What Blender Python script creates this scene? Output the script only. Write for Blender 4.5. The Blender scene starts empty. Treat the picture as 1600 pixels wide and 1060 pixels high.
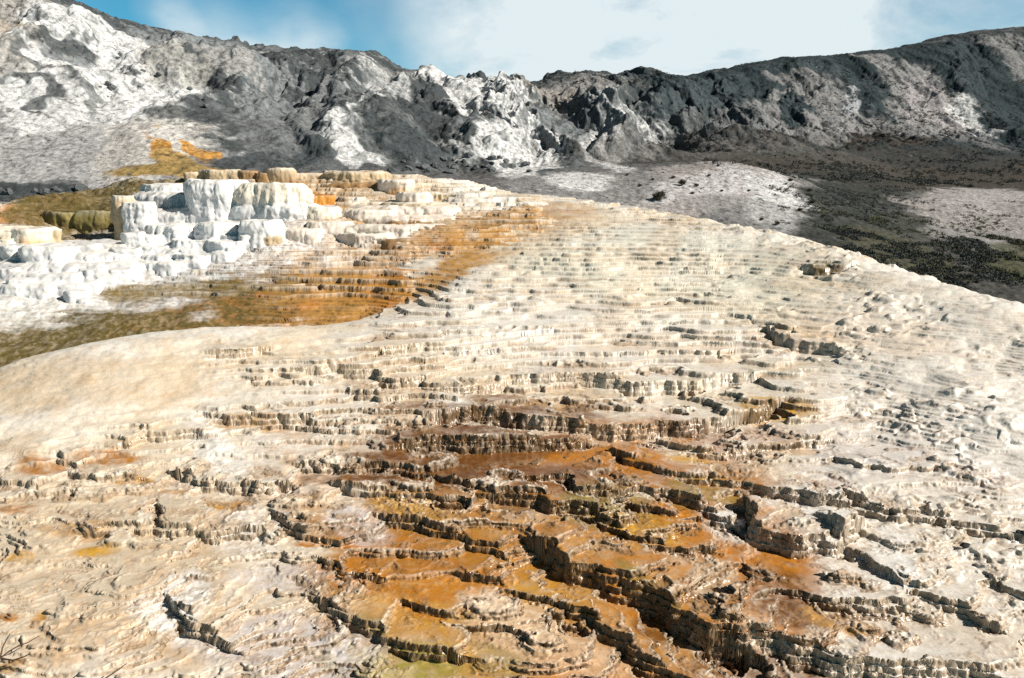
import bpy, bmesh, math, random
import numpy as np
from concurrent.futures import ThreadPoolExecutor

# ------------------------------------------------------------------ camera, light, exposure
F = 1256.0                      # focal length in photograph pixels (1600 wide)
PITCH = math.radians(11.7)
S = bpy.context.scene
COL = S.collection
cam_d = bpy.data.cameras.new("camera")
cam = bpy.data.objects.new("camera", cam_d)
COL.objects.link(cam)
cam_d.sensor_width = 36.0
cam_d.lens = F / 1600 * 36.0
cam_d.clip_start = 0.1
cam_d.clip_end = 5000
cam.location = (0, 0, 0)
cam.rotation_euler = (math.pi / 2 - PITCH, 0, 0)
S.camera = cam

SUN_AZ = math.radians(110)       # clockwise from +Y (view direction): from the right, a little behind
SUN_EL = math.radians(34)
sun_d = bpy.data.lights.new("sun", 'SUN')
sun_d.energy = 5.0
sun_d.angle = math.radians(0.5)
sun_d.color = (1.0, 0.93, 0.82)
sun = bpy.data.objects.new("sun", sun_d)
COL.objects.link(sun)
from mathutils import Vector
to_sun = Vector((math.sin(SUN_AZ) * math.cos(SUN_EL), math.cos(SUN_AZ) * math.cos(SUN_EL), math.sin(SUN_EL)))
sun.rotation_euler = to_sun.to_track_quat('Z', 'Y').to_euler()

S.view_settings.view_transform = 'Standard'
S.view_settings.look = 'None'
S.view_settings.gamma = 1
S.view_settings.exposure = 0.36
S.render.engine = 'CYCLES'
S.cycles.use_denoising = False
S.cycles.max_bounces = 5
S.cycles.diffuse_bounces = 1

def ray_dir(u, v):
    a, b = (u - 800) / F, (530 - v) / F
    cp, sp = math.cos(PITCH), math.sin(PITCH)
    # camera forward = (0, cp, -sp); up = (0, sp, cp)
    return np.array([a, cp + b * sp, -sp + b * cp])

def P(u, v, Y):                 # point of the place seen at photograph pixel (u, v), Y metres away
    d = ray_dir(u, v)
    return d * (Y / d[1])

# world: Nishita sky with procedural clouds
W = bpy.data.worlds.new("World")
S.world = W
W.use_nodes = True
nt = W.node_tree
nt.nodes.clear()
def wn(t, **k):
    n = nt.nodes.new(t)
    for a, b in k.items():
        setattr(n, a, b)
    return n
wl = nt.links.new
sky = wn('ShaderNodeTexSky', sky_type='NISHITA', sun_disc=False, sun_elevation=SUN_EL, sun_rotation=SUN_AZ)
sky.altitude = 2000
sky.air_density = 1.0
sky.dust_density = 0.3
sky.ozone_density = 1.5
tc = wn('ShaderNodeTexCoord')
tint = wn('ShaderNodeMix', data_type='RGBA', blend_type='MULTIPLY')
tint.inputs[0].default_value = 1.0
tint.inputs[7].default_value = (0.55, 1.12, 1.1, 1)
sepd = wn('ShaderNodeSeparateXYZ')
hr = wn('ShaderNodeMapRange')
hr.inputs[1].default_value = .2; hr.inputs[2].default_value = .42; hr.inputs[3].default_value = 0; hr.inputs[4].default_value = 1
wl(tc.outputs['Generated'], sepd.inputs[0]); wl(sepd.outputs['Z'], hr.inputs[0])
tm = wn('ShaderNodeMix', data_type='RGBA')
tm.inputs[6].default_value = (0.55, 1.5, 1.55, 1); tm.inputs[7].default_value = (.25, .17, .13, 1)
wl(hr.outputs[0], tm.inputs[0]); wl(tm.outputs[2], tint.inputs[7])
wl(sky.outputs[0], tint.inputs[6])
nz = wn('ShaderNodeTexNoise')
nz.inputs['Scale'].default_value = 5.5
nz.inputs['Detail'].default_value = 9
nz.inputs['Roughness'].default_value = 0.6
nz.inputs['Distortion'].default_value = 0.3
mp = wn('ShaderNodeMapping')
mp.inputs['Scale'].default_value = (1, 1, 2.2)
wl(tc.outputs['Generated'], mp.inputs[0])
wl(mp.outputs[0], nz.inputs['Vector'])
def math_n(op, a, b=None, c=None, clamp=False):
    n = wn('ShaderNodeMath', operation=op, use_clamp=clamp)
    for i, x in enumerate((a, b, c)):
        if x is None:
            continue
        if hasattr(x, 'links'):
            wl(x, n.inputs[i])
        else:
            n.inputs[i].default_value = x
    return n.outputs[0]
total = None
wz = wn('ShaderNodeTexNoise'); wz.inputs['Scale'].default_value = 3.0; wz.inputs['Detail'].default_value = 4
wl(tc.outputs['Generated'], wz.inputs['Vector'])
wa = wn('ShaderNodeVectorMath', operation='SUBTRACT'); wl(wz.outputs['Color'], wa.inputs[0]); wa.inputs[1].default_value = (.5, .5, .5)
wb = wn('ShaderNodeVectorMath', operation='MULTIPLY_ADD'); wl(wa.outputs[0], wb.inputs[0]); wb.inputs[1].default_value = (.28, .28, .28); wl(tc.outputs['Generated'], wb.inputs[2])
# cloud banks: direction (through the photograph's own viewpoint), radius, amount
for (u, v, r, amt) in [(1000, 0, 0.36, 1.1), (780, 50, 0.16, 0.7), (1350, 0, 0.28, 0.8), (450, 60, 0.09, 0.7), (520, 55, 0.045, 0.5), (350, 15, .05, .45), (1550, -10, .08, .2),
                       (1100, 130, 0.25, .25), (-600, 0, .4, .4), (2300, 50, .4, .4)]:
    d = ray_dir(u, v); d = d / np.linalg.norm(d)
    vd = wn('ShaderNodeVectorMath', operation='DISTANCE')
    wl(wb.outputs[0], vd.inputs[0])
    vd.inputs[1].default_value = tuple(d)
    m = math_n('DIVIDE', vd.outputs['Value'], r)
    m = math_n('SUBTRACT', 1.0, m, clamp=True)
    m = math_n('SMOOTH_MIN', m, .8, .3)
    m = math_n('MULTIPLY', m, amt * 1.35)
    total = m if total is None else math_n('ADD', total, m)
k = math_n('SUBTRACT', nz.outputs['Fac'], 0.5)
k = math_n('MULTIPLY_ADD', k, 2.6, 0.92)
k = math_n('MULTIPLY', total, k)
k = math_n('MULTIPLY', k, .95, clamp=True)
cm = wn('ShaderNodeMix', data_type='RGBA')
wl(k, cm.inputs[0])
wl(tint.outputs[2], cm.inputs[6])
cm.inputs[7].default_value = (11.8, 13.3, 13.8, 1)
bg = wn('ShaderNodeBackground')
bg.inputs[1].default_value = 0.05
wl(cm.outputs[2], bg.inputs[0])
wo = wn('ShaderNodeOutputWorld')
wl(bg.outputs[0], wo.inputs[0])

# ------------------------------------------------------------------ noise
rng = np.random.RandomState(11)
_ang = rng.rand(256, 256).astype(np.float32) * 2 * np.pi
GX, GY = np.cos(_ang).ravel(), np.sin(_ang).ravel()
def noise2(x, y):
    xi = np.floor(x); yi = np.floor(y)
    fx = (x - xi).astype(np.float32); fy = (y - yi).astype(np.float32)
    xi = xi.astype(np.int32) & 255; yi = yi.astype(np.int32) & 255
    x1 = (xi + 1) & 255; y1 = (yi + 1) & 255
    ux = fx * fx * fx * (fx * (fx * 6 - 15) + 10); uy = fy * fy * fy * (fy * (fy * 6 - 15) + 10)
    def g(a, b, dx, dy):
        i = a * 256 + b
        return GX[i] * dx + GY[i] * dy
    n00 = g(xi, yi, fx, fy); n10 = g(x1, yi, fx - 1, fy)
    n01 = g(xi, y1, fx, fy - 1); n11 = g(x1, y1, fx - 1, fy - 1)
    a = n00 + ux * (n10 - n00); b = n01 + ux * (n11 - n01)
    return (a + uy * (b - a)) * 1.5
def fbm(x, y, sc, octv=4, rough=0.5, off=0.0):
    s = 0; a = 1.0; t = 0
    for i in range(octv):
        s = s + a * noise2(x / sc + off + 17.3 * i, y / sc - off * 1.7 + 9.1 * i)
        t += a; a *= rough; sc *= 0.5
    return s / t
def billow(x, y, sc, octv=3, rough=0.5, off=0.0):
    s = 0; a = 1.0; t = 0
    for i in range(octv):
        s = s + a * np.abs(noise2(x / sc + off + 17.3 * i, y / sc - off * 1.7 + 9.1 * i))
        t += a; a *= rough; sc *= 0.5
    return s / t
_g3 = rng.randn(64, 64, 64, 3).astype(np.float32)
_g3 /= np.linalg.norm(_g3, axis=3, keepdims=True)
_g3 = _g3.reshape(-1, 3)
def noise3(x, y, z):
    xi = np.floor(x); yi = np.floor(y); zi = np.floor(z)
    fx = (x - xi).astype(np.float32); fy = (y - yi).astype(np.float32); fz = (z - zi).astype(np.float32)
    xi = xi.astype(np.int32) & 63; yi = yi.astype(np.int32) & 63; zi = zi.astype(np.int32) & 63
    ux = fx * fx * (3 - 2 * fx); uy = fy * fy * (3 - 2 * fy); uz = fz * fz * (3 - 2 * fz)
    def g(a, b, c):
        G = _g3[(((xi + a) & 63) * 64 + ((yi + b) & 63)) * 64 + ((zi + c) & 63)]
        return G[..., 0] * (fx - a) + G[..., 1] * (fy - b) + G[..., 2] * (fz - c)
    x00 = g(0, 0, 0); x00 += ux * (g(1, 0, 0) - x00)
    x10 = g(0, 1, 0); x10 += ux * (g(1, 1, 0) - x10)
    x01 = g(0, 0, 1); x01 += ux * (g(1, 0, 1) - x01)
    x11 = g(0, 1, 1); x11 += ux * (g(1, 1, 1) - x11)
    y0 = x00 + uy * (x10 - x00); y1 = x01 + uy * (x11 - x01)
    return (y0 + uz * (y1 - y0)) * 1.5
def sstep(a, b, x):
    t = np.clip((x - a) / (b - a), 0, 1)
    return t * t * (3 - 2 * t)
def mix(a, b, t):
    return a + (b - a) * t

# ------------------------------------------------------------------ smooth base surfaces (thin plate splines through surveyed points)
class TPS:
    def __init__(self, pts, lam=1e-3):
        p = np.array(pts, float); self.c = p[:, :2]; n = len(p)
        d = np.linalg.norm(self.c[:, None] - self.c[None], axis=2)
        K = self.k(d) + lam * np.eye(n)
        A = np.zeros((n + 3, n + 3)); A[:n, :n] = K
        A[:n, n] = 1; A[:n, n + 1:] = self.c; A[n, :n] = 1; A[n + 1:, :n] = self.c.T
        b = np.zeros(n + 3); b[:n] = p[:, 2]
        self.w = np.linalg.solve(A, b)
    @staticmethod
    def k(d):
        return np.where(d > 1e-9, d * d * np.log(np.maximum(d, 1e-9)), 0) * 0.01
    def __call__(self, x, y):
        x = np.asarray(x, float); y = np.asarray(y, float)
        r = self.w[-3] + self.w[-2] * x + self.w[-1] * y
        for (cx, cy), w in zip(self.c, self.w):
            r = r + w * self.k(np.hypot(x - cx, y - cy))
        return r
def pts(L):
    return [tuple(P(*p)) for p in L]
# channel and terraces on the left
S2 = TPS(pts([
    (0, 560, 19.6), (0, 520, 20.8), (0, 480, 22.3), (150, 500, 21.6), (300, 490, 22.0), (500, 490, 22.4), (620, 460, 23.2),
    (0, 440, 24.0), (0, 395, 25.8), (150, 440, 24.4), (300, 430, 24.8), (450, 420, 25.2), (600, 410, 25.6), (720, 400, 25.8),
    (0, 352, 27.8), (150, 385, 26.6), (300, 385, 26.9), (420, 360, 27.4), (560, 350, 28.2), (700, 345, 28.8), (820, 340, 29.0),
    (0, 322, 30.0), (100, 374, 28.4), (150, 378, 28.4), (110, 322, 31.5), (160, 318, 31.8), (560, 312, 31.5), (700, 308, 32.5), (820, 303, 33.8),
    (100, 300, 33.0), (230, 285, 33.0), (620, 275, 35.5), (740, 292, 35.0)])
    + [(-20, 34, -2.2), (-16.3, 29.5, -2.3), (-15.3, 29.5, -2.3), (-17, 36, -1.6), (-12, 36, -.4), (-6, 38, -.1), (-2, 40, -.6), (3, 38, -2.2), (3.2, 34, -1.5), (4, 30, -2.4), (2.5, 26, -3.3), (0, 22.5, -4.2), (10, 30, -5),
       (-24, 26, -2.4), (-20, 20, -4.4), (-12, 16, -5.3), (-4, 18, -5.4), (-20, 44, -2.5), (-4, 46, -1.0)])
# main mound
S1 = TPS(pts([
    (0, 1060, 8.4), (400, 1060, 8.6), (800, 1060, 8.8), (1200, 1060, 8.9), (1600, 1060, 8.9),
    (0, 850, 11.0), (400, 850, 11.2), (800, 850, 11.3), (1200, 850, 11.4), (1600, 850, 11.4),
    (0, 700, 13.4), (400, 700, 14.0), (800, 700, 14.1), (1200, 700, 14.3), (1600, 700, 14.0),
    (0, 630, 14.9), (300, 600, 15.9), (800, 600, 17.0), (1200, 600, 17.1), (1600, 600, 16.3),
    (10, 575, 16.2), (130, 538, 17.1), (250, 519, 17.9), (380, 510, 18.8), (500, 508, 19.6), (570, 498, 20.2),
    (640, 475, 21.3), (700, 455, 22.3), (760, 420, 24.2), (850, 375, 27.0), (890, 345, 29.3),
    (800, 500, 20.2), (1200, 500, 20.4), (1450, 520, 18.9), (950, 420, 24.0), (1150, 420, 24.0), (1300, 450, 21.8),
    (1000, 350, 29.0), (900, 310, 33.0), (840, 303, 33.8),
    (1000, 325, 31.4), (1150, 354, 28.7), (1250, 374, 26.8), (1350, 402, 24.2), (1450, 438, 21.7), (1600, 477, 19.8)])
    + [(-12.5, 19.5, -5.6), (-11, 22.0, -5.6), (-8, 22.6, -5.2), (-5, 23.4, -4.7), (0, 37, -1.5),
       (3, 37.5, -1.9), (8, 34.5, -2.4), (12, 31, -3.6), (13, 27.5, -4.6), (15, 23.5, -5.2),
       (-14, 12, -5.6), (-12, 6, -7.2), (12, 6, -7.0), (0, 5, -6.9)]
    + [(x_, y_, float(S2(x_, y_)) - dz_) for x_, y_, dz_ in ((-4.2, 24.5, .25), (-3.6, 26.5, .2), (-2.6, 28.5, .15), (-2.0, 30.5, .12), (-1.2, 32.5, .1), (-7, 27, .7), (-6, 31, .5), (-4, 34, .4))])
# plain and hills
S3 = TPS(pts([
    (1600, 465, 29.0), (1500, 445, 31.0), (1350, 395, 34.0), (1250, 360, 37.0), (1100, 330, 38.0), (950, 305, 40.0), (800, 292, 40.0),
    (1600, 400, 37.0), (1450, 360, 42.0), (1600, 330, 52.0), (1500, 300, 60.0), (1300, 300, 52.0), (1400, 270, 78.0), (1600, 280, 74.0),
    (1150, 285, 46.0), (1040, 275, 46.0), (1150, 256, 52.0), (1050, 262, 51.0), (950, 262, 50.0), (870, 264, 49.0), (1240, 275, 55.0), (800, 275, 46.0),
    (960, 255, 66.0), (1150, 240, 72.0), (1300, 235, 82.0), (1450, 235, 88.0), (1600, 240, 88.0),
    (950, 190, 78.0), (1060, 185, 84.0), (1200, 180, 98.0), (1350, 190, 102.0), (1500, 180, 110.0), (1600, 170, 112.0),
    (850, 127, 92.0), (950, 127, 95.0), (1040, 126, 100.0), (1130, 124, 108.0), (1220, 93, 120.0), (1300, 87, 126.0), (1400, 74, 132.0), (1500, 53, 138.0), (1600, 43, 142.0),
    (760, 250, 52.0), (650, 258, 48.0), (500, 258, 44.0), (380, 262, 41.0), (330, 250, 41.5), (200, 275, 38.5), (0, 320, 35.0), (100, 308, 36.0),
    (0, 230, 42.0), (130, 210, 44.5), (250, 200, 46.5), (400, 195, 49.0), (550, 200, 52.0), (680, 200, 56.0), (800, 195, 64.0),
    (0, 130, 50.0), (120, 110, 54.0), (250, 130, 55.0), (400, 130, 59.0), (550, 135, 64.0), (700, 150, 72.0),
    (0, 30, 58.0), (100, 14, 63.0), (180, 38, 66.0), (300, 60, 69.0), (420, 83, 72.0), (500, 79, 75.0), (570, 86, 78.0), (650, 108, 82.0), (720, 124, 86.0), (790, 134, 90.0)])
    + [(-60, 66, 20), (-40, 95, 12), (-10, 120, 4), (10, 135, 4), (45, 150, 8), (90, 175, 20), (130, 130, 24), (95, 95, 8), (60, 60, -1), (45, 35, -4.6), (30, 22, -5.6),
       (-50, 40, 3), (-32, 28, -1.6), (-35, 80, 12.6), (-62, 90, 18), (0, 30, -4.5), (10, 26, -6), (-15, 30, -3.5), (0, 200, 0), (-80, 160, 6), (120, 220, 14)])

# ------------------------------------------------------------------ unprojecting a photograph pixel onto the base surfaces
_Ys = np.geomspace(6, 160, 1500)
def base_h(x, y):
    return np.maximum(np.maximum(S1(x, y), S2(x, y)), S3(x, y))
def hit(u, v, dz=0.0, surf=None):
    d = ray_dir(u, v); q = d[None] * (_Ys / d[1])[:, None]
    h = (surf or base_h)(q[:, 0], q[:, 1]) + dz
    below = np.nonzero(q[:, 2] < h)[0]
    if len(below) == 0:
        i = np.argmin(np.abs(q[:, 2] - h)); return q[i]
    i = below[0]
    if i == 0:
        return q[0]
    a = q[i - 1, 2] - h[i - 1]; b = q[i, 2] - h[i]
    t = a / (a - b + 1e-9)
    return q[i - 1] + (q[i] - q[i - 1]) * t

# surveyed terrace rims: photograph points, drop in metres
RIMS = [
    ([(495, 567), (530, 563), (590, 575), (605, 590), (660, 588), (690, 597), (740, 598), (800, 586), (850, 583), (905, 581), (960, 590), (985, 597), (1060, 592), (1085, 594), (1130, 586), (1170, 585)], .34),
    ([(690, 637), (760, 630), (815, 643), (870, 650), (935, 657), (960, 661), (1005, 660), (1030, 652), (1070, 652), (1090, 648), (1140, 640), (1200, 625)], .46),
    ([(650, 682), (690, 676), (740, 682), (800, 679), (860, 679), (905, 675)], .42),
    ([(1015, 680), (1060, 688), (1100, 698), (1130, 702), (1180, 693), (1230, 690), (1280, 680)], .26),
    ([(975, 700), (1010, 716), (1050, 730), (1120, 738), (1190, 750), (1250, 765), (1310, 775)], .34),
    ([(480, 722), (530, 727), (600, 722), (650, 729), (690, 735), (730, 752)], .24),
    ([(845, 736), (890, 735), (905, 760), (950, 765), (990, 752), (1050, 757), (1095, 778), (1140, 797)], .32),
    ([(780, 762), (840, 765), (860, 776), (890, 777), (915, 782)], .4),
    ([(930, 806), (960, 820), (1000, 843), (1060, 856), (1098, 852)], .22),
    ([(985, 785), (1030, 797), (1085, 800)], .14),
    ([(855, 842), (900, 868), (960, 884), (1010, 903), (1060, 942), (1110, 968), (1148, 980)], .60),
    ([(1172, 780), (1180, 808), (1200, 822), (1240, 834), (1300, 830), (1335, 812)], .5),
    ([(1312, 822), (1350, 850), (1388, 885)], .34),
    ([(1162, 950), (1172, 920), (1200, 908), (1260, 920), (1320, 936), (1400, 938)], .22),
    ([(1150, 984), (1200, 984), (1260, 1006), (1330, 1022), (1400, 1032), (1500, 1038), (1600, 1052)], .42),
    ([(900, 940), (925, 950), (960, 982), (1000, 1006), (1040, 1030), (1085, 1060)], .36),
    ([(1315, 713), (1340, 723), (1400, 728), (1452, 721)], .16),
    ([(100, 706), (118, 730), (150, 745), (205, 741)], .18),
    ([(10, 738), (60, 756), (112, 755)], .2),
    ([(285, 728), (320, 743), (370, 747), (430, 745)], .36),
    ([(198, 680), (230, 668), (310, 672)], .22),
    ([(330, 640), (360, 648), (410, 652), (470, 648)], .24),
    ([(250, 785), (262, 815), (330, 825), (390, 822)], .28),
    ([(150, 822), (200, 812), (255, 825)], .24),
    ([(436, 798), (470, 822), (512, 836)], .24),
    ([(510, 872), (535, 888), (578, 893)], .18),
    ([(515, 932), (560, 950), (600, 985), (640, 1000), (695, 1008)], .32),
    ([(278, 945), (300, 970), (335, 985)], .34),
    ([(645, 935), (700, 958), (740, 963), (785, 973)], .2),
    ([(740, 893), (800, 908), (850, 930), (900, 960)], .2),
    ([(400, 585), (440, 575), (480, 590)], .18),
    ([(345, 545), (370, 548), (405, 540)], .3),
    ([(1205, 512), (1240, 530), (1300, 538)], .34),
    ([(1150, 488), (1200, 498), (1235, 515)], .2),
    ([(1262, 414), (1290, 418), (1325, 410)], .28),
    ([(560, 610), (600, 618), (650, 612), (700, 622)], .22),
    ([(400, 640), (450, 655), (520, 665), (600, 668), (660, 660)], .2),
    ([(1340, 775), (1380, 795), (1440, 800)], .28),
    ([(1470, 800), (1520, 815), (1600, 832)], .22),
    ([(1440, 915), (1500, 945), (1540, 965)], .26),
    ([(1560, 900), (1600, 930)], .2),
    ([(600, 545), (660, 540), (720, 548), (760, 545)], .2),
    ([(700, 515), (780, 520), (860, 512)], .2),
    ([(860, 548), (950, 552), (1040, 545), (1120, 548)], .2),
    ([(540, 755), (600, 765), (680, 768), (720, 775)], .26),
    ([(610, 800), (660, 812), (720, 830), (770, 850)], .25),
]
WR = []
for line, D in RIMS:
    q = np.array([hit(u, v, D * .45, S1)[:2] for u, v in line])
    WR.append((q, D * (.70 if D < .7 else .85)))

def rim_field(x, y):
    """sawtooth offset that puts each surveyed rim where it stands, and a mask near it"""
    Fo = np.zeros_like(x); near = np.zeros_like(x)
    wob = 0.13 * (billow(x, y, .6, 2, .5, 3.3) - .22) * 2
    for q, D in WR:
        wu = D * .5 / .16; wd = D * .5 / .22; R = max(wu, wd) + .3
        m = (x > q[:, 0].min() - R) & (x < q[:, 0].max() + R) & (y > q[:, 1].min() - R) & (y < q[:, 1].max() + R)
        if not m.any():
            continue
        px, py = x[m], y[m]
        best = np.full(px.shape, 1e9); sgn = np.zeros(px.shape); end = np.zeros(px.shape)
        n = len(q) - 1
        for i in range(n):
            a, b = q[i], q[i + 1]; e = b - a; L = np.hypot(*e); e = e / L
            t = (px - a[0]) * e[0] + (py - a[1]) * e[1]
            tc = np.clip(t, 0, L)
            dx = px - a[0] - e[0] * tc; dy = py - a[1] - e[1] * tc
            d = np.hypot(dx, dy)
            s = e[0] * (py - a[1]) - e[1] * (px - a[0])
            ov = np.zeros(px.shape)
            if i == 0:
                ov = np.maximum(ov, -t)
            if i == n - 1:
                ov = np.maximum(ov, t - L)
            c = d < best
            best = np.where(c, d, best); sgn = np.where(c, s, sgn); end = np.where(c, ov, end)
        s = np.sign(sgn) * best + wob[m]
        fade = 1 - sstep(0, .7, end)
        up = np.clip(1 - s / wu, 0, 1); dn = np.clip(1 + s / wd, 0, 1)
        tr = sstep(-.07, .07, s)
        f = D * .5 * (tr * up - (1 - tr) * dn) * fade
        Fo[m] += f
        near[m] = np.maximum(near[m], np.exp(-(s / .7) ** 2) * fade)
    return Fo, near

def terrace(L, s, w, lip):
    q = L / s; i = np.floor(q); t = q - i
    r = np.where(t < w, sstep(0, 1, t / w), 1 + 0.10 * (t - w) / (1 - w) - 0.10)
    r = np.where(t < w, r * .90, r)
    z = s * (i + r) - s * .45
    z = z + lip * np.exp(-((t - w * 1.1) / .12) ** 2)
    riser = (t < w).astype(np.float32) * 1.0
    edge = np.exp(-((t - w * 1.05) / .07) ** 2)
    flat = sstep(w + .05, w + .25, t)
    return z, riser, edge, flat

# ------------------------------------------------------------------ fan grid
NC, NR = 2050, 4000
AZ = np.radians(np.linspace(-43, 46, NC))
RAD = np.concatenate([np.geomspace(5.5, 38, 3300, endpoint=False), np.geomspace(38, 260, 900)])

def bilin(coarse, ci, ri, cols, rows):
    return coarse
# coarse evaluation of the splines, then interpolation
CA = np.radians(np.linspace(-48, 48, 270)); CR = np.geomspace(5.0, 260, 520)
cx = np.sin(CA)[:, None] * CR[None]; cy = np.cos(CA)[:, None] * CR[None]
C1, C2, C3 = S1(cx, cy), S2(cx, cy), S3(cx, cy)
CREST = CR[240:][np.argmax((C3 / np.maximum(CR[None], 1))[:, 240:], axis=1)]
def sample_coarse(Cg, az, r):
    a = (az - CA[0]) / (CA[1] - CA[0]); a = np.clip(a, 0, len(CA) - 1.001)
    b = np.log(r / CR[0]) / np.log(CR[1] / CR[0]); b = np.clip(b, 0, len(CR) - 1.001)
    i = a.astype(int); j = b.astype(int); fa = a - i; fb = b - j
    return (Cg[i, j] * (1 - fa) * (1 - fb) + Cg[i + 1, j] * fa * (1 - fb) + Cg[i, j + 1] * (1 - fa) * fb + Cg[i + 1, j + 1] * fa * fb)

# patches of colour: photograph centre, half sizes, tilt handled by the local mapping
class Patch:
    def __init__(self, u, v, ru, rv, tilt=0, surf=None):
        c = hit(u, v, 0, surf)[:2]
        ct, st = math.cos(math.radians(tilt)), math.sin(math.radians(tilt))
        a = hit(u + ru * ct, v + ru * st, 0, surf)[:2] - c
        b = (hit(u - rv * st * .5, v + rv * ct * .5, 0, surf)[:2] - hit(u + rv * st * .5, v - rv * ct * .5, 0, surf)[:2])
        M = np.array([a, b]).T
        self.c = c; self.M = np.linalg.inv(M)
        self.R = np.abs(M).sum(1) * 1.8
    def __call__(self, x, y, nz, soft=.35):
        m = (np.abs(x - self.c[0]) < self.R[0]) & (np.abs(y - self.c[1]) < self.R[1])
        out = np.zeros(x.shape, np.float32)
        if m.any():
            dx = x[m] - self.c[0]; dy = y[m] - self.c[1]
            p = self.M[0, 0] * dx + self.M[0, 1] * dy; q = self.M[1, 0] * dx + self.M[1, 1] * dy
            d = np.sqrt(p * p + q * q) + nz[m] * .55
            out[m] = 1 - sstep(1 - soft, 1 + soft, d)
        return out

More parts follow.
